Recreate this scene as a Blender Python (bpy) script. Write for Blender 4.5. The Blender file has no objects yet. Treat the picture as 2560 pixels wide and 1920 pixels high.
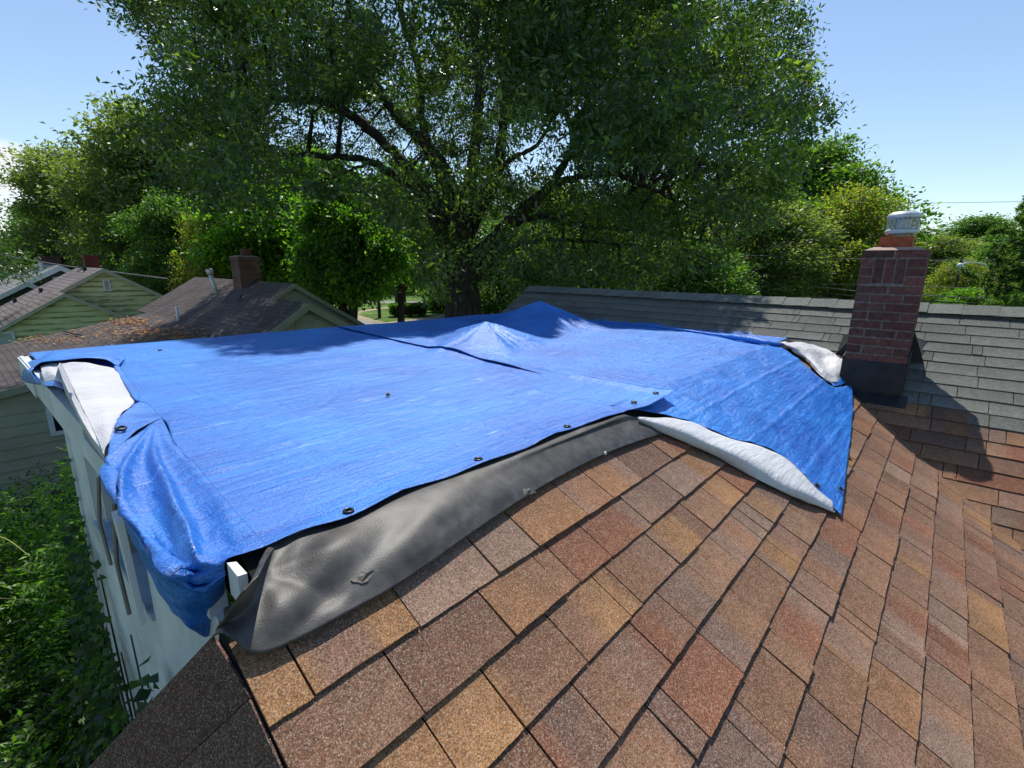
import bpy, math, random
import numpy as np
from mathutils import Vector, Matrix, noise

# ------------------------------------------------------------------ camera, sky, sun, exposure
SC = bpy.context.scene
COL = SC.collection
F_, PITCH, ROLL = 1230.0, math.radians(13.3), math.radians(0.8)     # focal length in px of a 2560 px wide frame
AZ = math.atan2(1100.0, F_ / math.cos(PITCH))
fw = np.array([math.cos(AZ), math.sin(AZ), 0.]); rt = np.array([math.sin(AZ), -math.cos(AZ), 0.]); up = np.array([0, 0, 1.])
CF = fw * math.cos(PITCH) - up * math.sin(PITCH)
CU0 = up * math.cos(PITCH) + fw * math.sin(PITCH)
CR = rt * math.cos(ROLL) + CU0 * math.sin(ROLL)
CU = CU0 * math.cos(ROLL) - rt * math.sin(ROLL)
def ray(x, y): return CF + CR * (x - 1280) / F_ - CU * (y - 960) / F_
cam = bpy.data.cameras.new('camera'); cam.sensor_width = 36; cam.lens = 36 * F_ / 2560
cam.clip_start = .05; cam.clip_end = 2000
camo = bpy.data.objects.new('camera', cam); COL.objects.link(camo)
camo.matrix_world = Matrix(((CR[0], CU[0], -CF[0], 0), (CR[1], CU[1], -CF[1], 0), (CR[2], CU[2], -CF[2], 0), (0, 0, 0, 1)))
SC.camera = camo
SUN = np.array([.38, .337, .862]); SUN /= np.linalg.norm(SUN)
W = bpy.data.worlds.new('World'); SC.world = W; W.use_nodes = True
wn = W.node_tree; bg = wn.nodes['Background']
sky = wn.nodes.new('ShaderNodeTexSky'); sky.sky_type = 'NISHITA'; sky.sun_disc = False
sky.sun_elevation = math.asin(SUN[2]); sky.sun_rotation = math.atan2(SUN[0], SUN[1])
sky.air_density = 1.0; sky.dust_density = .25; sky.ozone_density = 1.6
wn.links.new(sky.outputs[0], bg.inputs[0]); bg.inputs[1].default_value = .132
# a low cumulus bank, part of the sky itself (by direction)
tc = wn.nodes.new('ShaderNodeTexCoord')
dot = wn.nodes.new('ShaderNodeVectorMath'); dot.operation = 'DISTANCE'
cd = Vector(ray(5, 462)).normalized()
mpw = wn.nodes.new('ShaderNodeMapping'); mpw.inputs['Scale'].default_value = (1, 1, 2.0)
wn.links.new(tc.outputs['Generated'], mpw.inputs[0]); wn.links.new(mpw.outputs[0], dot.inputs[0])
dot.inputs[1].default_value = (cd[0], cd[1], cd[2] * 2.0)
nz = wn.nodes.new('ShaderNodeTexNoise'); nz.inputs['Scale'].default_value = 9; nz.inputs['Detail'].default_value = 7
wn.links.new(mpw.outputs[0], nz.inputs['Vector'])
ma = wn.nodes.new('ShaderNodeMath'); ma.operation = 'MULTIPLY_ADD'; ma.inputs[1].default_value = .30; wn.links.new(nz.outputs[0], ma.inputs[0]); 
wn.links.new(dot.outputs['Value'], ma.inputs[2])
rp = wn.nodes.new('ShaderNodeMapRange'); rp.inputs[1].default_value = .29; rp.inputs[2].default_value = .22; rp.inputs[3].default_value = 0; rp.inputs[4].default_value = 1
wn.links.new(ma.outputs[0], rp.inputs[0])
mxw = wn.nodes.new('ShaderNodeMix'); mxw.data_type = 'RGBA'; wn.links.new(rp.outputs[0], mxw.inputs[0])
wn.links.new(sky.outputs[0], mxw.inputs[6]); mxw.inputs[7].default_value = (6.2, 6.4, 6.7, 1)
wn.links.new(mxw.outputs[2], bg.inputs[0])
sl = bpy.data.lights.new('sun', 'SUN'); sl.energy = 4.6; sl.angle = math.radians(.5); sl.color = (1, .955, .88)
so = bpy.data.objects.new('sun', sl); COL.objects.link(so); so.rotation_mode = 'QUATERNION'
so.rotation_quaternion = Vector(SUN).to_track_quat('Z', 'Y'); so.location = (0, 0, 30)
SC.view_settings.view_transform = 'Standard'; SC.view_settings.look = 'None'; SC.view_settings.gamma = 1
SC.view_settings.exposure = .24
SC.render.engine = 'CYCLES'
SC.cycles.max_bounces = 8; SC.cycles.diffuse_bounces = 4; SC.cycles.transmission_bounces = 6; SC.cycles.glossy_bounces = 2

# ------------------------------------------------------------------ geometry helpers
random.seed(7); RNG = np.random.default_rng(7)
ZF, ZG, TP = -.63, -4.9, .53            # flat roof, ground, roof pitch
GX = -3.437                              # main roof plane z = TP x + GX ; wing roof plane z = TP y + BX
BX = -1.2
RX = 5.92; RZ = TP * RX + GX             # main ridge
RY1 = 4.83                               # gable end of the main roof

def atY(x, y, Y): r = ray(x, y); return r * (Y / r[1])
def atX(x, y, X): r = ray(x, y); return r * (X / r[0])
def atZ(x, y, Z): r = ray(x, y); return r * (Z / r[2])
def atD(x, y, D): return ray(x, y) * D
def atPl(x, y, n, d): r = ray(x, y); return r * (d / float(np.dot(n, r)))
def Hs(x, y):
    g = TP * x + GX
    f = np.where(y > 1.094, ZF, TP * y + BX)
    return np.maximum(g, f)
def hit(x, y, off=0.):
    r = ray(x, y); t = np.linspace(.3, 12, 6000); P = t[:, None] * r
    k = np.argmax(P[:, 2] <= Hs(P[:, 0], P[:, 1]) + off + np.where(P[:, 1] < 1.09, .010, 0.))
    return P[k]

def n3(x, y, z=0.): return noise.noise(Vector((x, y, z)))

class MB:
    def __init__(s): s.v = []; s.f = []; s.c = []
    def add(s, vs, fs, col=None):
        o = len(s.v); s.v += [tuple(map(float, p)) for p in vs]; s.f += [tuple(i + o for i in f) for f in fs]
        s.c += [col if col else (1, 1, 1)] * len(vs) if (col is None or not isinstance(col, list)) else col
        return s
    def box(s, lo, hi, col=None, skip=()):
        x0, y0, z0 = lo; x1, y1, z1 = hi
        vs = [(x0,y0,z0),(x1,y0,z0),(x1,y1,z0),(x0,y1,z0),(x0,y0,z1),(x1,y0,z1),(x1,y1,z1),(x0,y1,z1)]
        return s.add(vs, [(3,2,1,0),(4,5,6,7),(0,1,5,4),(1,2,6,5),(2,3,7,6),(3,0,4,7)], col)
    def hexa(s, b, t, col=None):      # bottom 4 and top 4 points
        return s.add(list(b) + list(t), [(3,2,1,0),(4,5,6,7),(0,1,5,4),(1,2,6,5),(2,3,7,6),(3,0,4,7)], col)
    def slab(s, quad, th, col=None):  # quad corners, thickened downwards along its normal
        q = [np.array(p, float) for p in quad]; n = np.cross(q[1] - q[0], q[3] - q[0]); n /= np.linalg.norm(n)
        if n[2] < 0: n = -n
        return s.hexa([p - n * th for p in q], q, col)
    def tube(s, pts, rad, seg=8, col=None, cap=True):
        pts = [np.array(p, float) for p in pts]
        if not hasattr(rad, '__len__'): rad = [rad] * len(pts)
        vs = []; fs = []; ref = np.array([.3, .2, 1.]); 
        for i, p in enumerate(pts):
            d = pts[min(i + 1, len(pts) - 1)] - pts[max(i - 1, 0)]; d /= (np.linalg.norm(d) + 1e-9)
            r_ = ref if abs(d @ ref) < .95 else np.array([1., 0, 0])
            a = np.cross(d, r_); a /= np.linalg.norm(a); b = np.cross(d, a)
            for k in range(seg):
                t = 2 * math.pi * k / seg; vs.append(p + rad[i] * (a * math.cos(t) + b * math.sin(t)))
        for i in range(len(pts) - 1):
            for k in range(seg):
                k2 = (k + 1) % seg; fs.append((i*seg+k, i*seg+k2, (i+1)*seg+k2, (i+1)*seg+k))
        if cap: fs += [tuple(range(seg))[::-1], tuple((len(pts)-1)*seg + k for k in range(seg))]
        return s.add(vs, fs, col)
    def lathe(s, prof, c, seg=24, col=None):    # prof: (r, z)
        vs = []; fs = []
        for r, z in prof:
            for k in range(seg):
                t = 2*math.pi*k/seg; vs.append((c[0]+r*math.cos(t), c[1]+r*math.sin(t), c[2]+z))
        for i in range(len(prof)-1):
            for k in range(seg):
                k2=(k+1)%seg; fs.append((i*seg+k, i*seg+k2, (i+1)*seg+k2, (i+1)*seg+k))
        return s.add(vs, fs, col)
    def grid(s, P, col=None):         # P: array (nu, nv, 3)
        nu, nv = P.shape[:2]
        fs = [(i*nv+j, (i+1)*nv+j, (i+1)*nv+j+1, i*nv+j+1) for i in range(nu-1) for j in range(nv-1)]
        return s.add(P.reshape(-1, 3), fs, col)
    def build(s, name, mat, parent=None, smooth=False):
        return mesh_obj(name, np.array(s.v), s.f, mat, parent, s.c, smooth)

def mesh_obj(name, v, f, mat, parent=None, c=None, smooth=False):
    me = bpy.data.meshes.new(name)
    if isinstance(f, np.ndarray):     # all quads, fast path
        nf = len(f); me.vertices.add(len(v)); me.vertices.foreach_set('co', np.ascontiguousarray(v, dtype=np.float32).ravel())
        me.loops.add(nf*4); me.loops.foreach_set('vertex_index', f.astype(np.int32).ravel())
        me.polygons.add(nf); me.polygons.foreach_set('loop_start', np.arange(0, nf*4, 4, dtype=np.int32))
        me.update(calc_edges=True)
    else:
        me.from_pydata([tuple(p) for p in v], [], f)
    if c is not None:
        ca = me.color_attributes.new('tint', 'FLOAT_COLOR', 'POINT')
        cc = np.ones((len(v), 4), np.float32); cc[:, :3] = np.array(c, np.float32); ca.data.foreach_set('color', cc.ravel())
    if smooth: me.polygons.foreach_set('use_smooth', [True] * len(me.polygons))
    me.materials.append(mat); me.update()
    o = bpy.data.objects.new(name, me); COL.objects.link(o)
    if parent: o.parent = parent
    return o
def tag(o, label=None, cat=None, group=None, kind=None):
    if label: o['label'] = label
    if cat: o['category'] = cat
    if group: o['group'] = group
    if kind: o['kind'] = kind
    return o
def thing(name, label, cat, group=None, loc=(0, 0, 0)):
    o = bpy.data.objects.new(name, None); COL.objects.link(o); o.location = loc; o.empty_display_size = .2
    return tag(o, label, cat, group)

def spline(ctrl, n, ax=0):           # Catmull-Rom through the control points along one axis
    A = np.moveaxis(np.array(ctrl, float), ax, 0); m = len(A)
    t = np.linspace(0, m - 1, n); out = []
    for q in t:
        i = min(int(q), m - 2); u = q - i
        p1, p2 = A[i], A[i+1]; p0 = A[i-1] if i > 0 else 2*p1 - p2; p3 = A[i+2] if i + 2 < m else 2*p2 - p1
        out.append(.5 * ((2*p1) + (-p0+p2)*u + (2*p0-5*p1+4*p2-p3)*u*u + (-p0+3*p1-3*p2+p3)*u**3))
    return np.moveaxis(np.array(out), 0, ax)
def patch(ctrl, nu, nv, wr=.0, fr=6., seed=0., edge=0.):
    G = spline(spline(ctrl, nu, 0), nv, 1)
    if wr:
        du = np.gradient(G, axis=0); dv = np.gradient(G, axis=1); N = np.cross(du, dv); N /= (np.linalg.norm(N, axis=2, keepdims=True) + 1e-9)
        for i in range(nu):
            for j in range(nv):
                p = G[i, j]; w = n3(p[0]*fr+seed, p[1]*fr, p[2]*fr) + .5*n3(p[0]*fr*2.3, p[1]*fr*2.3+seed, p[2]*fr*2.3)
                G[i, j] = p + N[i, j]*w*wr
    return G

# ------------------------------------------------------------------ material helpers
def newmat(name):
    m = bpy.data.materials.new(name); m.use_nodes = True; nt = m.node_tree
    return m, nt, nt.nodes['Principled BSDF'], nt.links
def nd(nt, t, **kw):
    n = nt.nodes.new(t)
    for k, v in kw.items():
        if k.startswith('i_'): n.inputs[k[2:].replace('_', ' ')].default_value = v
        elif k.startswith('n'): n.inputs[int(k[1:])].default_value = v
        else: setattr(n, k, v)
    return n
def mat(name, col, rough=.7, spec=.3, tint=False, nscale=8., namp=.25, bump=0., bscale=60., metal=0., stretch=(1,1,1), fine=None):
    """plain surface: base colour, mottled by noise, optional per-piece tint and bump"""
    m, nt, b, L = newmat(name)
    tcn = nd(nt, 'ShaderNodeTexCoord'); mp = nd(nt, 'ShaderNodeMapping'); mp.inputs['Scale'].default_value = stretch
    L.new(tcn.outputs['Object'], mp.inputs[0])
    no = nd(nt, 'ShaderNodeTexNoise', i_Scale=nscale, i_Detail=5.); L.new(mp.outputs[0], no.inputs['Vector'])
    mr = nd(nt, 'ShaderNodeMapRange', n1=.3, n2=.7, n3=1-namp, n4=1+namp); L.new(no.outputs[0], mr.inputs[0])
    mul = nd(nt, 'ShaderNodeVectorMath', operation='SCALE'); mul.inputs[0].default_value = col[:3]; L.new(mr.outputs[0], mul.inputs['Scale'])
    out = mul.outputs[0]
    if tint:
        at = nd(nt, 'ShaderNodeAttribute', attribute_name='tint'); m2 = nd(nt, 'ShaderNodeVectorMath', operation='MULTIPLY')
        L.new(out, m2.inputs[0]); L.new(at.outputs['Color'], m2.inputs[1]); out = m2.outputs[0]
    if fine:
        f2 = nd(nt, 'ShaderNodeTexNoise', i_Scale=fine, i_Detail=2.); L.new(tcn.outputs['Object'], f2.inputs['Vector'])
        r2 = nd(nt, 'ShaderNodeMapRange', n1=.3, n2=.7, n3=.7, n4=1.3); L.new(f2.outputs[0], r2.inputs[0])
        m3 = nd(nt, 'ShaderNodeVectorMath', operation='SCALE'); L.new(out, m3.inputs[0]); L.new(r2.outputs[0], m3.inputs['Scale']); out = m3.outputs[0]
    L.new(out, b.inputs['Base Color'])
    b.inputs['Roughness'].default_value = rough; b.inputs['Specular IOR Level'].default_value = spec; b.inputs['Metallic'].default_value = metal
    if bump:
        bn = nd(nt, 'ShaderNodeTexNoise', i_Scale=bscale, i_Detail=4.); L.new(mp.outputs[0], bn.inputs['Vector'])
        bp = nd(nt, 'ShaderNodeBump', i_Strength=bump, i_Distance=.01); L.new(bn.outputs[0], bp.inputs['Height']); L.new(bp.outputs[0], b.inputs['Normal'])
    return m
def granule_mat(name, sparkle=.35, gs=420., amp=.55):
    """asphalt shingle: colour from the tint attribute, broken up by ceramic granules"""
    m, nt, b, L = newmat(name)
    tcn = nd(nt, 'ShaderNodeTexCoord'); at = nd(nt, 'ShaderNodeAttribute', attribute_name='tint')
    vo = nd(nt, 'ShaderNodeTexVoronoi', i_Scale=gs); L.new(tcn.outputs['Object'], vo.inputs['Vector'])
    sp = nd(nt, 'ShaderNodeSeparateColor'); L.new(vo.outputs['Color'], sp.inputs[0])
    mr = nd(nt, 'ShaderNodeMapRange', n1=0., n2=1., n3=1-amp, n4=1+amp); L.new(sp.outputs[0], mr.inputs[0])
    no = nd(nt, 'ShaderNodeTexNoise', i_Scale=26., i_Detail=6., i_Roughness=.7); L.new(tcn.outputs['Object'], no.inputs['Vector'])
    mr2 = nd(nt, 'ShaderNodeMapRange', n1=.3, n2=.7, n3=.78, n4=1.22); L.new(no.outputs[0], mr2.inputs[0])
    mm = nd(nt, 'ShaderNodeMath', operation='MULTIPLY'); L.new(mr.outputs[0], mm.inputs[0]); L.new(mr2.outputs[0], mm.inputs[1])
    sc = nd(nt, 'ShaderNodeVectorMath', operation='SCALE'); L.new(at.outputs['Color'], sc.inputs[0]); L.new(mm.outputs[0], sc.inputs['Scale'])
    # hue jitter: some granules go reddish, a few pale
    hx = nd(nt, 'ShaderNodeMix', data_type='RGBA'); gt = nd(nt, 'ShaderNodeMath', operation='GREATER_THAN', n1=.86); L.new(sp.outputs[1], gt.inputs[0])
    ml = nd(nt, 'ShaderNodeMath', operation='MULTIPLY', n1=sparkle); L.new(gt.outputs[0], ml.inputs[0]); L.new(ml.outputs[0], hx.inputs[0])
    L.new(sc.outputs[0], hx.inputs[6]); hx.inputs[7].default_value = (.58, .46, .36, 1)
    hr = nd(nt, 'ShaderNodeMix', data_type='RGBA'); gt2 = nd(nt, 'ShaderNodeMath', operation='LESS_THAN', n1=.16); L.new(sp.outputs[2], gt2.inputs[0])
    ml2 = nd(nt, 'ShaderNodeMath', operation='MULTIPLY', n1=sparkle); L.new(gt2.outputs[0], ml2.inputs[0]); L.new(ml2.outputs[0], hr.inputs[0])
    L.new(hx.outputs[2], hr.inputs[6]); hr.inputs[7].default_value = (.30, .10, .06, 1)
    L.new(hr.outputs[2], b.inputs['Base Color']); b.inputs['Roughness'].default_value = .85; b.inputs['Specular IOR Level'].default_value = .12
    bp = nd(nt, 'ShaderNodeBump', i_Strength=.8, i_Distance=.0025); L.new(sp.outputs[0], bp.inputs['Height']); L.new(bp.outputs[0], b.inputs['Normal'])
    return m
def tarp_mat(name, c1, c2, rough=.33, cs=17., cdist=.8, cstr=.5):
    m, nt, b, L = newmat(name)
    tcn = nd(nt, 'ShaderNodeTexCoord')
    no = nd(nt, 'ShaderNodeTexNoise', i_Scale=1.6, i_Detail=4.); L.new(tcn.outputs['Object'], no.inputs['Vector'])
    mp = nd(nt, 'ShaderNodeMapping'); mp.inputs['Scale'].default_value = (2.2, 34, 8); L.new(tcn.outputs['Object'], mp.inputs[0])
    st = nd(nt, 'ShaderNodeTexNoise', i_Scale=1.6, i_Detail=7., i_Roughness=.65); L.new(mp.outputs[0], st.inputs['Vector'])
    ad = nd(nt, 'ShaderNodeMath', operation='ADD'); L.new(no.outputs[0], ad.inputs[0]); L.new(st.outputs[0], ad.inputs[1])
    mr = nd(nt, 'ShaderNodeMapRange', n1=.75, n2=1.25, n3=0., n4=1.); L.new(ad.outputs[0], mr.inputs[0])
    mx = nd(nt, 'ShaderNodeMix', data_type='RGBA'); L.new(mr.outputs[0], mx.inputs[0]); mx.inputs[6].default_value = (*c1, 1); mx.inputs[7].default_value = (*c2, 1)
    m5 = nd(nt, 'ShaderNodeMapping'); m5.inputs['Scale'].default_value = (5, 30, 5); L.new(tcn.outputs['Object'], m5.inputs[0])
    sc_ = nd(nt, 'ShaderNodeTexNoise', i_Scale=.8, i_Detail=3.); L.new(m5.outputs[0], sc_.inputs['Vector']); r5 = nd(nt, 'ShaderNodeMapRange', n1=.69, n2=.76, n3=0., n4=.55); L.new(sc_.outputs[0], r5.inputs[0])
    x5 = nd(nt, 'ShaderNodeMix', data_type='RGBA'); L.new(r5.outputs[0], x5.inputs[0]); L.new(mx.outputs[2], x5.inputs[6]); x5.inputs[7].default_value = tuple(min(1, c*1.0 + .35) for c in c2) + (1,)
    L.new(x5.outputs[2], b.inputs['Base Color'])
    b.inputs['Specular IOR Level'].default_value = .8
    rr = nd(nt, 'ShaderNodeMapRange', n1=.35, n2=.7, n3=rough-.06, n4=rough+.14); L.new(st.outputs[0], rr.inputs[0]); L.new(rr.outputs[0], b.inputs['Roughness'])
    # crinkles: long weave streaks plus fine crumple
    fn = nd(nt, 'ShaderNodeTexNoise', i_Scale=130., i_Detail=3., i_Roughness=.6); L.new(tcn.outputs['Object'], fn.inputs['Vector'])
    md = nd(nt, 'ShaderNodeTexNoise', i_Scale=cs, i_Detail=4., i_Distortion=cdist); L.new(tcn.outputs['Object'], md.inputs['Vector'])
    b1 = nd(nt, 'ShaderNodeBump', i_Strength=.8, i_Distance=.010); L.new(st.outputs[0], b1.inputs['Height'])
    b2 = nd(nt, 'ShaderNodeBump', i_Strength=.85, i_Distance=.0045); L.new(fn.outputs[0], b2.inputs['Height']); L.new(b1.outputs[0], b2.inputs['Normal'])
    b3 = nd(nt, 'ShaderNodeBump', i_Strength=cstr, i_Distance=.010); L.new(md.outputs[0], b3.inputs['Height']); L.new(b2.outputs[0], b3.inputs['Normal'])
    L.new(b3.outputs[0], b.inputs['Normal'])
    return m
def leaf_mat(name, transl=.45, rough=.42, tcol=(1.5, 1.75, .55), spec=.5):
    m, nt, b, L = newmat(name)
    at = nd(nt, 'ShaderNodeAttribute', attribute_name='tint')
    L.new(at.outputs['Color'], b.inputs['Base Color']); b.inputs['Roughness'].default_value = rough; b.inputs['Specular IOR Level'].default_value = spec
    tr = nd(nt, 'ShaderNodeBsdfTranslucent'); mu = nd(nt, 'ShaderNodeVectorMath', operation='MULTIPLY'); L.new(at.outputs['Color'], mu.inputs[0]); mu.inputs[1].default_value = tcol
    L.new(mu.outputs[0], tr.inputs[0]); ms = nd(nt, 'ShaderNodeMixShader', n0=transl)
    L.new(b.outputs[0], ms.inputs[1]); L.new(tr.outputs[0], ms.inputs[2]); L.new(ms.outputs[0], nt.nodes['Material Output'].inputs[0])
    return m
def rows_mat(name, col, col2, w=.3, h=.14, ax='YX', k=1.17, rough=.85, mort=.012, dark=.35):
    """distant shingle roof: courses and tabs from a brick pattern laid on the slope"""
    m, nt, b, L = newmat(name)
    tcn = nd(nt, 'ShaderNodeTexCoord'); sx = nd(nt, 'ShaderNodeSeparateXYZ'); L.new(tcn.outputs['Object'], sx.inputs[0])
    mk = nd(nt, 'ShaderNodeMath', operation='MULTIPLY', n1=k); L.new(sx.outputs['XYZ'.index(ax[1])], mk.inputs[0])
    cb = nd(nt, 'ShaderNodeCombineXYZ'); L.new(sx.outputs['XYZ'.index(ax[0])], cb.inputs[0]); L.new(mk.outputs[0], cb.inputs[1])
    br = nd(nt, 'ShaderNodeTexBrick', i_Scale=1.); br.inputs['Brick Width'].default_value = w; br.inputs['Row Height'].default_value = h
    br.inputs['Mortar Size'].default_value = mort; br.inputs['Mortar Smooth'].default_value = .2
    br.inputs['Color1'].default_value = (*col, 1); br.inputs['Color2'].default_value = (*col2, 1); br.inputs['Mortar'].default_value = tuple(c * dark for c in col) + (1,)
    L.new(cb.outputs[0], br.inputs['Vector'])
    no = nd(nt, 'ShaderNodeTexNoise', i_Scale=1.7, i_Detail=6.); L.new(tcn.outputs['Object'], no.inputs['Vector'])
    mr = nd(nt, 'ShaderNodeMapRange', n1=.3, n2=.7, n3=.7, n4=1.3); L.new(no.outputs[0], mr.inputs[0])
    sc = nd(nt, 'ShaderNodeVectorMath', operation='SCALE'); L.new(br.outputs['Color'], sc.inputs[0]); L.new(mr.outputs[0], sc.inputs['Scale'])
    L.new(sc.outputs[0], b.inputs['Base Color']); b.inputs['Roughness'].default_value = rough; b.inputs['Specular IOR Level'].default_value = .3
    bp = nd(nt, 'ShaderNodeBump', i_Strength=.6, i_Distance=.01); L.new(br.outputs['Fac'], bp.inputs['Height']); bp.invert = True; L.new(bp.outputs[0], b.inputs['Normal'])
    return m

M = {}
M['brown'] = granule_mat('brown_shingle'); M['gray'] = granule_mat('grey_shingle', .12, 420., .45)
M['under'] = mat('felt', (.012, .011, .011), .9)
M['blue'] = tarp_mat('blue_tarp', (.004, .11, .50), (.014, .235, .74), .36)
M['blue_dull'] = tarp_mat('blue_tarp_crumpled', (.004, .10, .47), (.016, .23, .74), .36, 11., 2.2, .9)
M['white_tarp'] = tarp_mat('white_tarp', (.46, .47, .50), (.60, .61, .64), .55)
M['rubber'] = mat('rubber', (.060, .057, .055), .5, .4, nscale=7, namp=.45, bump=.10, bscale=220, fine=30.)
M['steel'] = mat('white_metal', (.74, .74, .76), .35, .5, namp=.04, nscale=3)
M['brass'] = mat('eyelet_metal', (.03, .028, .03), .35, .6, metal=.6)
M['paint'] = mat('old_white_paint', (.60, .63, .66), .6, .35, nscale=5, namp=.16, bump=.15, bscale=25)
M['timber'] = mat('weathered_wood', (.27, .24, .20), .85, .2, nscale=9, namp=.4, stretch=(1, 1, .15), bump=.3)
M['brick'] = mat('brick', (.125, .055, .045), .85, .25, tint=True, nscale=30, namp=.35, bump=.6, bscale=120)
M['mortar'] = mat('mortar', (.20, .17, .15), .9, .2, nscale=30, namp=.35, bump=.5, bscale=90)
M['flash'] = mat('black_flashing', (.014, .015, .018), .5, .4, nscale=12, namp=.5, bump=.3)
M['clay'] = mat('clay_flue', (.33, .075, .035), .75, .3, nscale=22, namp=.35, bump=.3)
M['galv'] = mat('galvanised_metal', (.50, .53, .54), .42, .5, metal=.35, nscale=12, namp=.2)
M['bark'] = mat('bark', (.05, .042, .036), .95, .15, nscale=9, namp=.5, stretch=(1, 1, .25), bump=1., bscale=14)
M['bark_pale'] = mat('pale_bark', (.17, .16, .145), .9, .2, nscale=7, namp=.45, bump=.8, bscale=16)
M['leaf'] = leaf_mat('oak_leaf', .45, .36, (1.8, 2.1, .5), .6); M['leaf2'] = leaf_mat('tree_leaf', .55, .45, (2.0, 2.4, .45)); M['vine'] = leaf_mat('vine_leaf', .5, .42, (1.5, 1.9, .4))
M['grass'] = mat('grass', (.085, .15, .03), .95, .1, nscale=.35, namp=.45, bump=.3, bscale=20, fine=6.)
M['soil'] = mat('soil', (.035, .04, .018), .95, .1, nscale=.8, namp=.5, fine=6.)
M['road'] = mat('asphalt', (.23, .225, .215), .9, .2, nscale=.9, namp=.12, fine=14.)
M['dirt'] = mat('verge', (.30, .25, .17), .95, .1, nscale=.6, namp=.35, fine=5.)
M['wood_pole'] = mat('pole_wood', (.085, .06, .045), .9, .2, nscale=6, namp=.3, stretch=(1, 1, .2))
M['cable'] = mat('cable', (.16, .16, .17), .6, .3); M['cable_black'] = mat('black_cable', (.015, .015, .017), .6, .3)
M['glass'] = mat('dark_glass', (.012, .018, .028), .12, .6, namp=.05)
M['vinyl'] = mat('window_vinyl', (.66, .72, .76), .5, .4, namp=.05)

# ------------------------------------------------------------------ shingle courses as real overlapping tabs
def mixc(a, b, t): return tuple(a[i]*(1-t)+b[i]*t for i in range(3))
def shingles(name, mat_, parent, org, ad, sd, a_rng, rows, expo, colf, wr=(.11, .28), th=(.009, .017), gap=.0045, nx=6, clip=None, jit=.0012, overlap=.03, rs=1):
    """courses run along ad, row k starts k*expo up the slope from org; each tab is a thin wedge whose butt casts its own shadow"""
    rnd = random.Random(rs); ad = np.array(ad, float); sd = np.array(sd, float); nn = np.cross(ad, sd); nn /= np.linalg.norm(nn)
    if nn[2] < 0: nn = -nn
    mb = MB()
    for r in range(rows[0], rows[1]):
        s0 = r * expo; a0, a1 = (clip(s0) if clip else a_rng); a = a0 - rnd.random() * .15; bow = rnd.uniform(-1, 1)
        while a < a1:
            w = rnd.uniform(*wr) if rnd.random() > .18 else rnd.uniform(.05, .1); e = min(a + w, a1 + rnd.uniform(0, .012)); b = max(a, a0)
            if e - b > .012:
                h = rnd.uniform(*th); lift = rnd.random() < .06; dz = rnd.uniform(-.002, .002); top = []; bot = []; cols = []; ups = []
                sl_ = rnd.uniform(-.0012, .0012)
                for i in range(nx + 1):
                    x = b + gap/2 + (e - b - gap) * i / nx; j = rnd.uniform(-jit, jit) + dz + sl_*i/nx + .004*n3(x*1.3, r*3.1+bow)
                    hh = h + (.003 if lift else 0) + rnd.uniform(-.0004, .0004)
                    p = org + ad * x + sd * (s0 + j)
                    top.append(p + nn * hh); bot.append(p + nn * .0004); ups.append(org + ad * x + sd * (s0 + expo + overlap) + nn * .0012)
                c0 = [colf(b + (e-b)*i/nx, r, rnd) for i in range(nx+1)]
                if rnd.random() < .38: c0 = [colf((b+e)/2, r, rnd)]*(nx+1)
                k_ = rnd.uniform(.86, 1.12); c0 = [tuple(v*k_ for v in c) for c in c0]
                k = nx + 1; vs = top + ups + bot
                fs = [(i, i+1, k+i+1, k+i) for i in range(nx)] + [(2*k+i, 2*k+i+1, i+1, i) for i in range(nx)]
                fs += [(2*k, 0, k), (nx, 2*k+nx, k+nx)]
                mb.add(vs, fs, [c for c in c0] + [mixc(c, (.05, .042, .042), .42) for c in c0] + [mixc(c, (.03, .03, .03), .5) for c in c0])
            a = e
    return mb.build(name, mat_, parent)
PB = [(0.248, 0.134, 0.078), (0.219, 0.121, 0.072), (0.269, 0.141, 0.069), (0.304, 0.165, 0.075), (0.232, 0.105, 0.06), (0.19, 0.108, 0.071), (0.254, 0.143, 0.085), (0.232, 0.138, 0.085), (0.208, 0.092, 0.053), (0.226, 0.125, 0.072), (0.173, 0.098, 0.064), (0.248, 0.131, 0.075), (0.24, 0.141, 0.095), (0.219, 0.147, 0.109), (0.248, 0.165, 0.119), (0.179, 0.117, 0.088), (0.232, 0.144, 0.102), (0.166, 0.101, 0.073)]
_bc = {}
def brown_col(x, r, rnd):
    q = x / (.15 + .03*math.sin(r*1.7)) + r * 5.37; i = math.floor(q); f = q - i
    def g(k):
        if k not in _bc: _bc[k] = PB[random.Random('%d_%d' % k).randrange(len(PB))]
        return _bc[k]
    t = 0 if f < .8 else (f - .8) / .2
    return mixc(g((i, r)), g((i + 1, r)), t)
def gray_col(x, r, rnd):
    t = .5 + .5 * n3(x * 2.3, r * 7.7); return mixc((.105, .122, .112), (.172, .188, .168), t)

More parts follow.
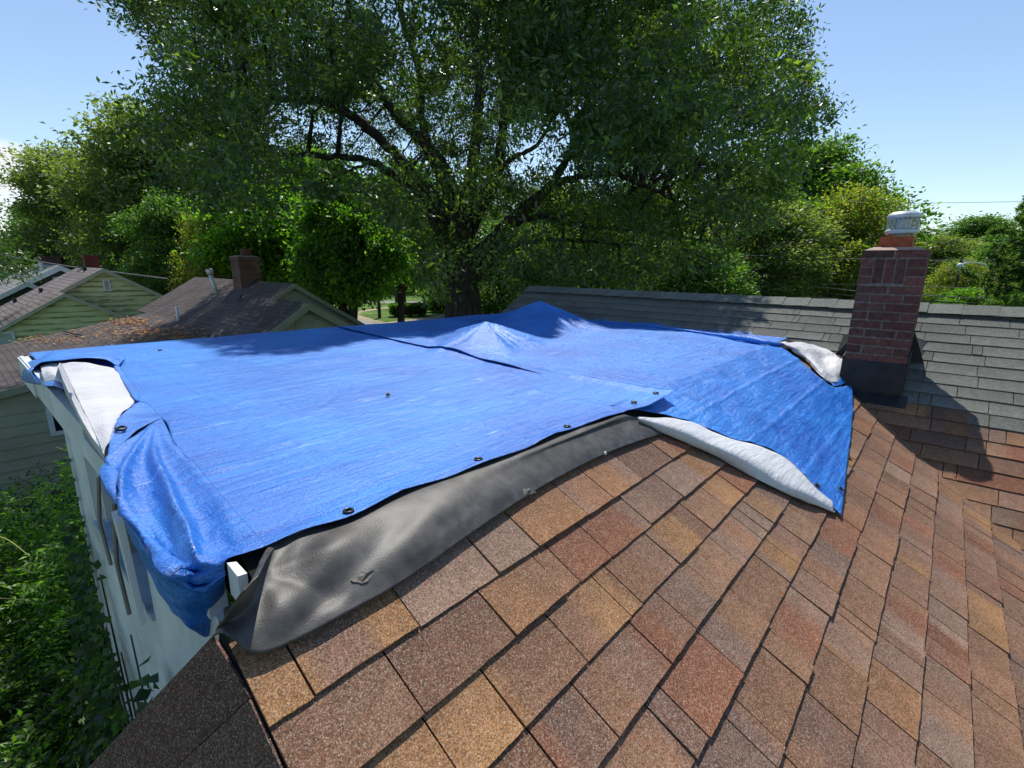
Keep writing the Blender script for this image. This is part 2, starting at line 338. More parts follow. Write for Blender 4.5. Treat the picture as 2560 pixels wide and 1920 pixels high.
# ------------------------------------------------------------------ the house under the tarps
house = thing('shingled_house', 'house in the foreground with brown and grey shingle roofs, partly under blue tarps', 'house')
SL = math.sqrt(1 + TP * TP)
sdB = np.array([0, 1, TP]) / SL; sdG = np.array([1, 0, TP]) / SL
HIPX = .25
brown = MB(); brown.add([(HIPX, -3.6, TP*-3.6+BX-.004), (5.4, -3.6, TP*-3.6+BX-.004), (5.4, 1.094, TP*1.094+BX-.004), (.34, 1.094, TP*1.094+BX-.004), (.34, .99, TP*.99+BX-.004), (HIPX, .90, TP*.90+BX-.004)], [(0,1,2,3,4,5)])
brn = brown.build('brown_roof', M['under'], house); brn['label'] = 'brown and tan shingle roof slope under the camera'
E1 = .1455; OB = np.array([0, 1.03, TP*1.03+BX])
def clipB(s0):
    y = 1.03 + s0 / SL; return (HIPX, min(y + 4.237, 5.33) + .02 * n3(s0 * 9, 3))
OBr = np.array([0, 1.03 - 30*E1/SL, 0.]); OBr[2] = TP*OBr[1] + BX
def clipBr(s0):
    y = OBr[1] + s0 / SL; return (HIPX if y < .80 else .40, min(y + .14 + 4.26, 5.33))
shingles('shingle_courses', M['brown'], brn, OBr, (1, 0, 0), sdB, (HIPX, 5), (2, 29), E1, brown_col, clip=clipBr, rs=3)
gr = MB(); gr.add([(.4, -3.6, TP*.4+GX-.004), (RX, -3.6, RZ-.004), (RX, RY1, RZ-.004), (5.1, RY1, TP*5.1+GX-.004), (.4, -.2, TP*.4+GX-.004)], [(0,1,2,3,4)])
grn = gr.build('grey_roof', M['under'], house); grn['label'] = 'grey green shingle roof slope behind the tarps'
E2 = .140; NR = 34
OG = np.array([RX - NR*E2/SL, 0, 0.]); OG[2] = TP*OG[0] + GX
def clipG(s0):
    x = OG[0] + s0 / SL
    return (-3.5, RY1 - .01 if x > 5.06 else x + .14 - 4.16)
def col_g(x, r, rnd):
    xs = OG[0] + r * E2 / SL        # lower courses near the valley were relaid in brown
    lim = 4.66 - .11 * max(0., (-.1 - x)) * 3.2 + .05 * math.sin(r * 2.1)
    if xs < lim: return brown_col(x, r + 50, rnd)
    return gray_col(x, r, rnd)
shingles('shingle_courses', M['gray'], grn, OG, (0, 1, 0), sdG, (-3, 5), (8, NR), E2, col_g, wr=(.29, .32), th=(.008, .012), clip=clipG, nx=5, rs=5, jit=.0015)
# far slope beyond the ridge and the gable rake
fs_ = MB(); fs_.slab([(RX, -3.6, RZ-.002), (RX+3.4, -3.6, RZ-1.8), (RX+3.4, RY1, RZ-1.8), (RX, RY1, RZ-.002)], .05, (.16, .175, .165))
fs_.build('rear_roof', M['gray'], house)
# ridge vent with overlapping caps
cap = MB(); vent = MB(); y = -3.4; k = 0; rr_ = random.Random(4)
while y < RY1 - .05:
    if not (.05 < y < -9):
        L_ = .235; j = [rr_.uniform(-.006, .006) for _ in range(4)]; z0 = RZ + .030 + .004 * rr_.random(); z1 = z0 + .008
        w = .150; yb = min(y + L_ + .04, RY1)
        for sgn in (-1, 1):
            q = [(RX, y, z1), (RX, yb, z0), (RX + sgn*(w + j[0]), yb, z0 - TP*w*.93), (RX + sgn*(w + j[1]), y, z1 - TP*w*.93)]
            c = gray_col(y*2, k, rr_); c = tuple(min(1, v*1.12) for v in c)
            cap.slab(q if sgn > 0 else q[::-1], .004, c)
    y += L_ if True else 0; k += 1
cap.build('ridge_cap', M['gray'], house)
for sgn in (-1, 1):
    vent.slab([(RX + sgn*.02, -3.5, RZ + .018), (RX + sgn*.02, RY1 - .25, RZ + .018), (RX + sgn*.115, RY1 - .25, RZ + .018 - TP*.095), (RX + sgn*.115, -3.5, RZ + .018 - TP*.095)], .026)
vent.build('ridge_vent', M['flash'], house)
# dark steep hip slope, left of the brown one
s_h = 2.3; nh = np.array([-s_h, -TP, 1.]); dh = -s_h * HIPX + BX - .002
def onh(x, y): return atPl(x, y, nh, dh)
h_top = onh(560, 1606); h_bot = np.array([HIPX, -.6, TP*-.6+BX]); e_top = onh(540, 1604); e_bot = onh(222, 1920); ed = (e_bot - e_top); ed /= np.linalg.norm(ed)
nhn = nh / np.linalg.norm(nh); pr = np.cross(nhn, ed); pr /= np.linalg.norm(pr)
if pr @ (h_bot - e_top) < 0: pr = -pr
hd = (h_bot - np.array([HIPX, 1.15, TP*1.15+BX])); hd /= np.linalg.norm(hd)
hipm = MB(); T0 = np.array([HIPX, 1.19, TP*1.19+BX-.002]) ; T0[2] = dh + s_h*HIPX + TP*1.19
# strips parallel to the left edge, each one shingle wide, lapped towards the hip
wst = .135; nst = 12; rs_ = random.Random(11)
def hip_point(u):   # where the line at distance u from the left edge meets the hip line
    A = np.array([ed, -hd]).T; P0 = e_top + pr * u; sol = np.linalg.lstsq(A, T0 - P0, rcond=None)[0]; return P0 + ed * sol[0]
for i in range(nst):
    u0 = i * wst; P0 = hip_point(u0 + .0015) if i else e_top; P1 = hip_point(u0 + wst - .0015)
    L_ = 0.; c = None; lng = 2.6
    seg = 0.
    A0, B0 = P0, P1
    t = 0.
    while t < lng:
        dl = rs_.uniform(.3, .6); c2 = mixc(PB[rs_.randrange(len(PB))], (.085, .052, .045), .8); t2 = min(t + dl, lng); off = (.006 if (i % 2) else .002) + rs_.uniform(0, .002)  # palette pulled dark: the slope's shade is put into the shingle colour
        q = [A0 + ed*t, A0 + ed*(t2-.002), B0 + ed*(t2-.002), B0 + ed*t]
        if i == 0: q[0] = q[0] - pr*.012*(0 if int(t*3) % 2 else 1); 
        q = [p + nhn*off for p in q]
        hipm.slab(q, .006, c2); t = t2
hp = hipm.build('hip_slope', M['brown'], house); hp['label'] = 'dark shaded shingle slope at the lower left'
T1_ = np.array([HIPX, .98, TP*.98+BX]); hb = MB(); hb.add([T1_ - nhn*.006, T0 + hd*3 - nhn*.006, e_top + ed*3 - nhn*.006, e_top - nhn*.006], [(0,1,2,3)]); hb.build('hip_slope_base', M['under'], house)
# walls and flat deck
for b_ in (((5.34, .9, ZG), (5.5, RY1 - .3, -1.0)), ((RX - .5, RY1 - .35, ZG), (RX + 3, RY1 - .25, RZ - 1.75)), ((.45, -3.3, ZG), (.55, .8, -2.8))):
    wl = MB(); wl.box(*b_); wl.build('outer_wall', M['paint'], house)
wl = MB(); wl.add([(5.3, RY1-.3, -.85), (RX, RY1-.3, RZ-.08), (RX+2.8, RY1-.3, RZ-1.55), (5.3, RY1-.3, -2.2)], [(0,1,2,3)]); wl.build('gable_wall', M['paint'], house)
dk = MB(); dk.box((.33, 1.10, ZF-.12), (5.28, 4.69, ZF-.05)); dk.build('flat_roof_deck', M['under'], house)
# porch front at x = .30 : fascia, wall with an open screen bay, corner panel, sill
PX = .30
fa = MB(); fa.box((PX-.02, 1.14, ZF-.155), (PX+.02, 2.5, ZF-.055)); fa.box((PX-.02, 2.5, ZF-.155), (PX+.02, 4.70, ZF-.002)); fa.box((PX-.03, 4.0, ZF-.165), (PX-.02, 4.71, ZF-.01))
fa.build('fascia', M['paint'], house)
fb = MB(); fb.box((PX-.0, 4.66, ZF-.155), (5.3, 4.70, ZF-.002)); fb.build('fascia', M['paint'], house)
pw = MB()
pw.box((PX-.01, 2.70, -1.13), (PX+.02, 3.06, ZF-.15)); pw.box((PX-.01, 1.0, ZG), (PX+.02, 3.06, -1.13)); pw.box((PX-.01, 1.0, -1.13), (PX+.02, 1.80, ZF-.15))
pw.box((PX-.022, 3.045, ZG), (PX-.008, 3.075, ZF-.15))
pw.build('porch_wall', M['paint'], house)
si = MB(); si.box((PX-.02, 1.80, -1.150), (PX+.06, 2.72, -1.128)); si.build('porch_sill', mat('blue_grey_paint', (.30, .40, .48), .6, .3), house)
for yy, w_, l_ in ((2.36, .028, 0), (2.30, .018, .02), (2.66, .05, 0)):
    q = MB(); q.box((PX+.02, yy, -1.13), (PX+.07, yy+w_, ZF-.15)); q.build('mullion', M['timber'] if w_ < .04 else M['paint'], house)
q = MB(); q.hexa([(PX-.045, 1.83, -1.17), (PX-.03, 1.83, -1.17), (PX-.03, 1.87, -1.13), (PX-.045, 1.87, -1.13)], [(PX-.05, 1.90, -.82), (PX-.03, 1.90, -.82), (PX-.03, 1.96, -.80), (PX-.05, 1.96, -.80)]); q.build('loose_trim', M['steel'], house)
for a, b_ in (((PX-.03, 2.02, -.80), (PX-.05, 1.98, -1.2)), ((PX-.02, 2.33, -.80), (PX-.04, 2.27, -1.14))):
    q = MB(); q.tube([a, ((a[0]+b_[0])/2-.015, (a[1]+b_[1])/2, (a[2]+b_[2])/2), b_], .007, 6); q.build('screen_bead', M['timber'], house)
for i in range(9):
    tk = MB(); tk.box((PX-.026, 3.035, -.92 - i*.1), (PX-.0225, 3.05, -.935 - i*.1)); tk.build('nail', M['flash'], house)
# white metal corner of the edge trim
c4 = [atZ(567, 1407, ZF+.01), atZ(591, 1404, ZF+.01), atZ(618, 1433, ZF+.01), atZ(594, 1441, ZF+.01)]
q = MB(); q.hexa([p - np.array([0, 0, .075]) for p in c4], c4); q.build('corner_trim', M['steel'], house)
q = MB(); q.box((HIPX+.03, .985, ZF-.28), (HIPX+.075, 1.035, ZF-.07)); q.build('rafter_end', mat('dark_timber', (.05, .042, .036), .9, nscale=9, namp=.5), house)

# chimney ---------------------------------------------------------
ch = MB().box((4.7385, .1635, -1.25), (5.1315, .5525, .160)).build('chimney', M['mortar'], house); ch['label'] = 'brick chimney rising through the grey roof'
X0, X1, Y0, Y1 = 4.735, 5.135, .160, .556
bk = MB(); rb = random.Random(5); zt = .168; row = 0; BH, J = .057, .0095
def brk(lo, hi):
    t = rb.uniform(.72, 1.25); r_ = rb.uniform(.85, 1.15); j = lambda: rb.uniform(-.0018, .0018)
    bk.box((lo[0]+j(), lo[1]+j(), lo[2]+j()), (hi[0]+j(), hi[1]+j(), hi[2]+j()), (t*r_, t, t))
z = zt
while z > -1.2:
    zb = z - BH; D = .09
    cuts = [Y0, Y0+.194, Y1] if row % 2 == 0 else [Y0, Y0+.095, Y0+.295, Y1]
    if row == 0: cuts = [Y0, Y0+.194, Y1]
    soldier = 1 <= row <= 3
    for a, b_ in zip(cuts[:-1], cuts[1:]):
        if soldier: continue
        brk((X0, a + (J/2 if a > Y0 else 0), zb), (X0 + D, b_ - (J/2 if b_ < Y1 else 0), z)); brk((X1 - D, a + (J/2 if a > Y0 else 0), zb), (X1, b_ - (J/2 if b_ < Y1 else 0), z))
    if soldier:
        brk((X0, Y0, zb), (X0+D, Y0+.105, z)); brk((X0, Y1-.082, zb), (X0+D, Y1, z)); brk((X1-D, Y0, zb), (X1, Y1, z))
    off = .1 if row % 2 else 0
    cx = [X0+D+J, (X0+X1)/2, X1-D-J]
    for a, b_ in zip(cx[:-1], cx[1:]):
        brk((a, Y0, zb), (b_-J, Y0+D, z)); brk((a, Y1-D, zb), (b_-J, Y1, z))
    z -= BH + J; row += 1
ys = Y0 + .115
for i in range(3):
    brk((X0, ys, zt - 4*(BH+J) + J + .012), (X0 + D, ys + .056, zt - (BH+J) - .002)); ys += .066
bk.build('brickwork', M['brick'], ch)
q = MB(); q.hexa([(X0+.005, Y0+.005, .166), (X1-.005, Y0+.005, .166), (X1-.005, Y1-.005, .166), (X0+.005, Y1-.005, .166)], [(X0+.07, Y0+.06, .190), (X1-.07, Y0+.06, .188), (X1-.07, Y1-.06, .190), (X0+.07, Y1-.06, .192)]); q.build('mortar_cap', mat('cap_mortar', (.36, .27, .22), .9), ch)
fl = MB(); cx_, cy_ = 4.935, .372; a_ = .105; b2 = .125
fl.hexa([(cx_-a_, cy_-a_, .186), (cx_+a_, cy_-a_, .186), (cx_+a_, cy_+a_, .186), (cx_-a_, cy_+a_, .186)], [(cx_-a_+.004, cy_-a_, .272), (cx_+a_, cy_-a_+.004, .276), (cx_+a_, cy_+a_, .272), (cx_-a_, cy_+a_-.005, .268)])
fl.build('clay_flue', M['clay'], ch)
cp = MB(); C_ = (4.925, .352, .258)
cp.lathe([(.060, 0), (.060, .05), (.064, .052)], C_, 28)
cp.lathe([(.062, .026), (.098, .031), (.106, .040), (.107, .054), (.100, .066), (.085, .071), (.07, .072)], C_, 32)
cpo = cp.build('chimney_cap', M['galv'], ch, True)
for nm in ('cap_lid', 'cap_mesh'):
    q = MB()
    if nm == 'cap_lid': q.lathe([(.001, .200), (.04, .199), (.075, .193), (.098, .180), (.108, .165), (.108, .152), (.102, .146), (.09, .143), (.001, .143)], C_, 32)
    else:
        for zz in (.080, .097, .114, .131):
            q.tube([(C_[0]+  .098*math.cos(t), C_[1]+  .098*math.sin(t), C_[2]+zz) for t in np.linspace(0, 2*math.pi, 33)], .0022, 5)
        for t in np.linspace(0, 2*math.pi, 23)[:-1]:
            q.tube([(C_[0]+  .098*math.cos(t), C_[1]+  .098*math.sin(t), C_[2]+.072), (C_[0]+  .098*math.cos(t), C_[1]+  .098*math.sin(t), C_[2]+.146)], .0024, 4)
    if nm == 'cap_mesh': [q.tube([(C_[0]+.03*math.cos(t), C_[1]+.03*math.sin(t), C_[2]+.05), (C_[0]+.03*math.cos(t), C_[1]+.03*math.sin(t), C_[2]+.16)], .05, 8) for t in (0.,)]
    q.build(nm, M['galv'], ch, nm == 'cap_lid')
f_ = MB(); zb0 = TP*X0 + GX
f_.hexa([(X0-.012, Y0-.012, zb0-.1), (X0-.004, Y0-.012, zb0-.1), (X0-.004, Y1+.012, zb0-.1), (X0-.012, Y1+.012, zb0-.1)], [(X0-.010, Y0-.01, -.685), (X0-.002, Y0-.01, -.675), (X0-.002, Y1+.01, -.685), (X0-.010, Y1+.01, -.675)])
for yy, s in ((Y0-.012, -1), (Y1+.004, 1)):
    f_.hexa([(X0, yy, zb0), (X1, yy, TP*X1+GX), (X1, yy+.008, TP*X1+GX), (X0, yy+.008, zb0)], [(X0, yy, -.66), (X1, yy, TP*X1+GX+.14), (X1, yy+.008, TP*X1+GX+.14), (X0, yy+.008, -.66)])
f_.slab([(X0-.13, Y0-.05, TP*(X0-.13)+GX+.012), (X0, Y0-.05, zb0+.012), (X0, Y1+.03, zb0+.012), (X0-.13, Y1+.03, TP*(X0-.13)+GX+.012)], .004)
f_.hexa([(X1, Y0-.10, TP*X1+GX), (X1+.30, Y0-.10, TP*(X1+.3)+GX), (X1+.30, Y1+.12, TP*(X1+.3)+GX), (X1, Y1+.12, TP*X1+GX)], [(X1, Y0+.0, TP*X1+GX+.26), (X1+.26, .3, TP*(X1+.3)+GX+.06), (X1+.26, .40, TP*(X1+.3)+GX+.06), (X1, Y1, TP*X1+GX+.2)])
f_.build('flashing', M['flash'], ch)

# ------------------------------------------------------------------ rubber membrane over the wing ridge
HP = lambda L_, off=.0: [hit(a, b_, off if not hasattr(off, '__len__') else off[i]) for i, (a, b_) in enumerate(L_)]
ctrl = [
 [atX(650, 1425, .315), atX(596, 1480, .262), atX(556, 1552, .245), atX(512, 1622, .235)],
 [hit(690, 1365, -.002), hit(640, 1470, .040), hit(598, 1540, .030), hit(556, 1586, .030)],
 [hit(755, 1318, -.002), hit(730, 1432, .020), hit(690, 1530, .040), hit(636, 1634, .022)],
 [hit(850, 1275, -.002), hit(830, 1400, .036), hit(810, 1490, .020), hit(730, 1606, .020)],
 [hit(955, 1235, -.002), hit(960, 1350, .018), hit(930, 1425, .032), hit(860, 1537, .018)],
 [hit(1075, 1185, -.002), hit(1080, 1280, .036), hit(1080, 1345, .030), hit(1010, 1452, .018)],
 [hit(1220, 1150, -.002), hit(1225, 1200, .026), hit(1235, 1240, .026), hit(1190, 1326, .016)],
 [hit(1380, 1085, -.002), hit(1385, 1120, .024), hit(1395, 1160, .024), hit(1370, 1208, .014)],
 [hit(1500, 1040, -.002), hit(1510, 1068, .022), hit(1530, 1100, .022), hit(1530, 1128, .012)],
 [hit(1565, 1025, -.002), hit(1600, 1046, .018), hit(1632, 1066, .018), hit(1668, 1080, .010)]]
ye_ = lambda x: 1404 - .377*(x-567)
for c_, (x_, dy_) in zip(ctrl, ((0, 0), (672, 8), (750, 10), (850, 12), (955, 12), (1075, 12), (1215, 12), (1378, 12), (1498, 10), (1562, 8))):
    c_.insert(1, c_[0]*.66 + c_[1]*.34 if not x_ else atZ(x_, ye_(x_) + dy_, ZF+.003))
G = patch(ctrl, 130, 44, .003, 5., 2.)
mN = np.cross(np.gradient(G, axis=0), np.gradient(G, axis=1)); mN /= np.linalg.norm(mN, axis=2, keepdims=True) + 1e-9; mN *= np.where(mN[:, :, 2:3] < 0, -1, 1); mc = hit(648, 1428, .02)
for i in range(G.shape[0]):
    for j in range(G.shape[1]):
        q_ = G[i, j] - mc; r_ = math.hypot(q_[0], q_[1]); a_ = math.atan2(q_[1], q_[0]); fall = min(1, r_*7) * math.exp(-((r_-.25)/.38)**2) if r_ > .25 else min(1, r_*7)
        G[i, j] += mN[i, j] * (.0065*math.cos(a_*5.2 + 1.2) + .001*math.cos(a_*13 + 2.5)) * fall * min(1, j/6.) * (1 if j < 36 else (43-j)/8.)
mem = MB().grid(G).build('rubber_membrane', M['rubber'], None, True)
md = mem.modifiers.new('thick', 'SOLIDIFY'); md.thickness = .003; md.offset = -1
tag(mem, 'black rubber membrane strip draped over the roof edge below the tarp', 'roof membrane')
MEMG = G.reshape(-1, 3); MZ = MEMG @ CF; MPX = 1280 + F_*(MEMG @ CR)/MZ; MPY = 960 - F_*(MEMG @ CU)/MZ; MN = mN.reshape(-1, 3)
def memat(px, py): k = int(np.argmin((MPX-px)**2 + (MPY-py)**2)); return MEMG[k], MN[k]
def scar(px, py, s):
    p, n = memat(px, py); a = np.cross(n, (0, 1, .2)); a /= np.linalg.norm(a); b = np.cross(n, a); q = MB(); r_ = random.Random(int(px)); k = 13; pts = []
    for i in range(k):
        t = 2*math.pi*i/k; rr2 = s * r_.uniform(.35, 1.1); pts.append(p + a*math.cos(t)*rr2*1.3 + b*math.sin(t)*rr2*.7 + n*.0025)
    q.add([p + n*.004] + pts, [(0, i+1, (i+1) % k + 1) for i in range(k)])
    q.tube([p + n*.003 - a*s*.8, p + n*.007, p + n*.004 + a*s*.5 + b*s*.3], [.001, .004, .001], 5)
    return q
for px, py, s in ((910, 1440, .030), (1315, 1232, .032), (1512, 1130, .012)):
    scar(px, py, s).build('torn_patch', mat('worn_rubber', (.15, .135, .12), .8, nscale=60, namp=.4, bump=.8), mem)
q = MB(); p = memat(1516, 1140)[0] + np.array([0, 0, .004]); q.lathe([(.0005, .006), (.004, .005), (.006, .0), (.006, -.004)], p, 10); q.build('nail_head', M['steel'], mem)

# ------------------------------------------------------------------ tarps
def tents(x, y):
    z = 0.
    for (cx, cy, h, R, th, ecc, sd_) in ((3.02, 2.93, .175, .68, .75, .72, 1.), (4.42, 3.45, .27, .92, .7, .75, 2.)):
        dx, dy = x - cx, y - cy; a = dx*math.cos(th) + dy*math.sin(th); b = -dx*math.sin(th) + dy*math.cos(th)
        ang = math.atan2(b, a); r = math.hypot(a * (.85), b / ecc) / R
        r *= 1 + .16 * math.cos(ang*3 + sd_) + .05*math.sin(ang*7)
        if r < 1.25:
            k = max(0., 1 - r); w = h * (k**1.25 + .06*max(0., 1.25-r)**2 * 0)
            w += .010 * math.cos(ang * 17 + 2*math.sin(ang*5)) * max(0., 1 - r) * min(1., r*4) * 1.0
            z += w
    return z
DIMP = [tuple(atZ(a, b_, ZF)[:2]) for a, b_ in ((1000, 943), (1098, 977), (1107, 1010), (900, 1006), (794, 1035), (1206, 952), (700, 1120), (620, 1010), (1330, 985), (1500, 905), (1620, 940), (1750, 900), (560, 1180))]
def flat_z(x, y, s=0.):
    w = .004 * n3(x*.8+s, y*5.5) + .0045 * n3(x*1.7+5, y*2.1+s) + .0022*n3(x*3+s, y*16)
    for g_, o_ in ((1.17, .31), (.585, .12)): w += .0022*math.exp(-(((x+o_) % g_ - g_/2)/.014)**2) + .0022*math.exp(-(((y+o_) % g_ - g_/2)/.014)**2)
    for dx_, dy_ in DIMP: w += .007*math.exp(-((x-dx_)/.06)**2 - ((y-dy_)/.018)**2)
    # creases running out of the fixings
    w += .004 * max(0., 1 - abs(math.hypot(x-.9, y-1.9) - .3)*2.) * n3(math.atan2(y-1.9, x-.9)*7, 3.)
    return w
def coons(bot, top, left, right, nu, nv):
    b = spline(bot, nu); t = spline(top, nu); l = spline(left, nv); r = spline(right, nv); G = np.zeros((nu, nv, 2))
    for i in range(nu):
        u = i/(nu-1)
        for j in range(nv):
            v = j/(nv-1)
            G[i, j] = (1-v)*b[i] + v*t[i] + (1-u)*l[j] + u*r[j] - ((1-u)*(1-v)*b[0] + u*(1-v)*b[-1] + (1-u)*v*t[0] + u*v*t[-1])
    return G
def xy(P): return [(p[0], p[1]) for p in P]
def zz(x, y): return hit(x, y, .014)
# tarp 1 (near, left)
r0 = [atZ(*p, ZF+.014) for p in ((668, 1366), (610, 1302), (556, 1240), (500, 1172), (440, 1108), (404, 1044))]
lft = xy([r0[0], r0[1], r0[2], r0[3], r0[4], r0[5]]) + [(.40, 2.75), (.345, 3.4), (.335, 4.1), (.335, 4.70)]
lft = [(p[0] - .006, p[1]) for p in lft]
seam = xy([zz(1690, 984), zz(1560, 962), zz(1440, 940), zz(1330, 917), zz(1210, 890), zz(1100, 867), zz(985, 842)]) 
seam[-1] = (seam[-1][0], min(seam[-1][1], 4.5)); seam.append((seam[-1][0] + .12, 4.70))
zt_ = lambda a, b_: atZ(a, b_, ZF+.014)
near = xy([zt_(668, 1366), zt_(760, 1331), zt_(868, 1291), zt_(1012, 1232), zt_(1157, 1180), zt_(1300, 1124), zt_(1420, 1081), zt_(1530, 1039), zt_(1620, 1012), zt_(1690, 984)])
near[0] = lft[0]; seam[0] = near[-1]
near = [(p[0], p[1] + .010*math.sin(i*2.3)) for i, p in enumerate(near)]; near[0] = lft[0]; seam[0] = near[-1]
far = [(lft[-1][0] + (seam[-1][0]-lft[-1][0])*t, 4.70 + .012*math.sin(t*23)) for t in np.linspace(0, 1, 9)]; far[0] = lft[-1]; far[-1] = seam[-1]
G2 = coons(near, far, lft, seam, 170, 150)
nu, nv = G2.shape[:2]; G = np.zeros((nu, nv, 3))
for i in range(nu):
    for j in range(nv):
        x, y = G2[i, j]; u = i/(nu-1); v = j/(nv-1)
        z = ZF + .014 + flat_z(x, y)
        e = max(0., 1 - (1-u)*(nu-1)/5.); z += (e * (.014 + .010*n3(y*3, 1.)) if v < .30 else (-.006*min(1, (v-.30)*8) if (1-u)*(nu-1) < 16 else 0))       # the lapped edge stands up a little
        e = max(0., 1 - v*(nv-1)/5.); z += e * .008 * n3(x*6, 7.) + .004*e
        tz = tents(x, y); z += tz
        G[i, j] = (x, y, z)
t1 = MB().grid(G)
# near-left corner: gathered folds that run over the fascia and hang down
fold = [0, -.010, .012, -.008, .010, .0]
row0 = r0
row1 = [atZ(610, 1385, ZF+.016), atZ(552, 1366, ZF+.012), atZ(486, 1318, ZF+.012), atZ(432, 1250, ZF+.016), atZ(360, 1156, ZF+.020), atZ(332, 1088, ZF+.020)]
row2 = [atZ(566, 1402, ZF+.012), atZ(500, 1424, ZF-.015), atZ(427, 1394, ZF+.01), atZ(360, 1324, ZF-.01), atZ(294, 1212, ZF+.012), atZ(269, 1144, ZF+.010)]
cx0 = [p[0] for p in row2]; dr = lambda L_, dx: [atX(a, b_, x + dx) for (a, b_), x in zip(L_, cx0)]
row2b = [p + np.array([-.004, 0, -.030]) for p in row2]
row3 = dr([(562, 1440), (505, 1476), (435, 1446), (370, 1376), (300, 1250), (272, 1168)], -.006)
row4 = dr([(556, 1490), (511, 1535), (448, 1508), (388, 1440), (312, 1292), (280, 1190)], .004)
row5 = dr([(547, 1545), (514, 1590), (464, 1556), (410, 1486), (328, 1330), (290, 1222)], .012)
G = patch([row0, row1, row2, row2b, row3, row4, row5], 96, 110, .0035, 9., 4.)
fold_n = np.cross(np.gradient(G, axis=0), np.gradient(G, axis=1)); fold_n = fold_n / (np.linalg.norm(fold_n, axis=2, keepdims=True) + 1e-9); fold_n *= np.where(fold_n[:, :, 2:3] < -.2, -1, 1)
for i in range(G.shape[0]):
    for j in range(G.shape[1]):
        u, v = i/(G.shape[0]-1), j/(G.shape[1]-1); ph = math.atan2((u - .02)*1.5, 1.02 - v); rr_d = math.hypot(u - .02, 1.02 - v)
        wv = 1 - 2*abs(math.sin(ph*6.2 + .5*math.sin(v*4.5) + .35*n3(v*5, u*2.))) ** .7; body = min(1, u*7) * min(1, rr_d*3) * min(1, v*5)
        amp = .026 * body * (1 if u < .36 else max(.10, 1 - (u-.36)*3.2))
        G[i, j] += fold_n[i, j] * (wv * amp * min(1, v*2.6 + .1) + .006*body*n3(u*22, v*9., 4.))
t1.grid(G)
# hem left of the folded-back part
G = patch([[atZ(404, 1044, ZF+.016), atZ(372, 1010, ZF+.018), atZ(348, 1004, ZF+.03)], [atZ(345, 1075, ZF+.016), atZ(325, 1045, ZF+.025), atZ(312, 1030, ZF+.035)], [atZ(269, 1144, ZF+.012), atZ(276, 1095, ZF+.022), atZ(292, 1052, ZF+.028)]], 24, 20, .003, 12., 1.)
t1.grid(G)
T1 = t1.build('blue_tarp', M['blue'], None, True)
md = T1.modifiers.new('thick', 'SOLIDIFY'); md.thickness = .0012; md.offset = -1
tag(T1, 'blue tarp on the left half of the flat roof with its white underside folded back', 'tarp')
# folded back underside (white) and blue hems
F = lambda L_: [atZ(a, b_, ZF + o) for a, b_, o in L_]
G = patch([F([(150, 906, .06), (205, 905, .075), (250, 913, .060), (286, 920, .045)]), F([(172, 950, .050), (215, 952, .045), (262, 954, .035), (308, 953, .028)]),
           F([(200, 1010, .03), (245, 1005, .035), (292, 998, .03), (336, 996, .024)]), F([(235, 1080, .015), (262, 1068, .026), (286, 1054, .026), (306, 1032, .03)]),
           F([(262, 1138, .0), (266, 1120, .01), (272, 1108, .018), (280, 1088, .025)])], 46, 34, .008, 6., 9.)
wf = MB().grid(G)
G = patch([F([(150, 906, .06), (172, 950, .05), (200, 1010, .03), (235, 1080, .015), (262, 1138, 0)]),
           [atX(146, 916, .27), atX(163, 955, .27), atX(192, 1020, .272), atX(228, 1092, .272), atX(262, 1146, .275)],
           [atX(150, 930, .275), atX(160, 975, .275), atX(190, 1035, .275), atX(226, 1105, .276), atX(263, 1158, .278)]], 14, 40, .004, 8., 3.)
wf.grid(G)
o_ = wf.build('folded_underside', M['white_tarp'], T1, True); m_ = o_.modifiers.new('thick', 'SOLIDIFY'); m_.thickness = .0015
wl2 = MB()
G = patch([F([(102, 915, .02), (120, 906, .03), (142, 908, .05)]), F([(104, 935, .03), (128, 928, .045), (158, 944, .03)]), F([(108, 956, .0), (140, 952, .02), (172, 972, .01)])], 20, 20, .006, 9., 2.)
wl2.grid(G); o_ = wl2.build('folded_underside', M['white_tarp'], T1, True); m_ = o_.modifiers.new('thick', 'SOLIDIFY'); m_.thickness = .0015
hm = MB()
G = patch([F([(284, 915, .048), (306, 952, .030), (334, 995, .026), (350, 1004, .03)]), F([(297, 914, .040), (322, 948, .026), (344, 975, .022), (353, 992, .03)])], 6, 30)
hm.grid(G)
G = patch([F([(108, 956, .0), (140, 952, .02), (172, 972, .01)]), [atX(108, 966, .27), atX(140, 966, .265), atX(184, 986, .27)]], 8, 14, .002, 9.)
hm.grid(G)
o_ = hm.build('hem', M['blue'], T1, True); m_ = o_.modifiers.new('thick', 'SOLIDIFY'); m_.thickness = .0015
# arched blue flap at the far corner
fp = MB()
G = patch([F([(100, 893, .0), (132, 880, .0), (180, 881, .0), (240, 884, .0), (280, 887, .0), (318, 893, .0)]),
           F([(92, 902, .03), (135, 880, .06), (185, 884, .07), (236, 885, .075), (274, 890, .065), (308, 902, .03)]),
           F([(88, 916, .03), (108, 906, .055), (164, 899, .080), (225, 894, .085), (262, 897, .070), (296, 915, .045)])], 20, 50, .004, 8.)
fp.grid(G)
G = patch([F([(100, 893, .0), (92, 902, .03), (88, 916, .03)]), F([(72, 905, .0), (76, 914, .0), (84, 922, .01)]), [atX(58, 925, .262), atX(66, 932, .262), atX(78, 930, .262)], [atX(52, 948, .268), atX(66, 956, .268), atX(98, 962, .268)]], 20, 14, .003, 8.)
fp.grid(G)
o_ = fp.build('corner_flap', M['blue'], T1, True); m_ = o_.modifiers.new('thick', 'SOLIDIFY'); m_.thickness = .0015
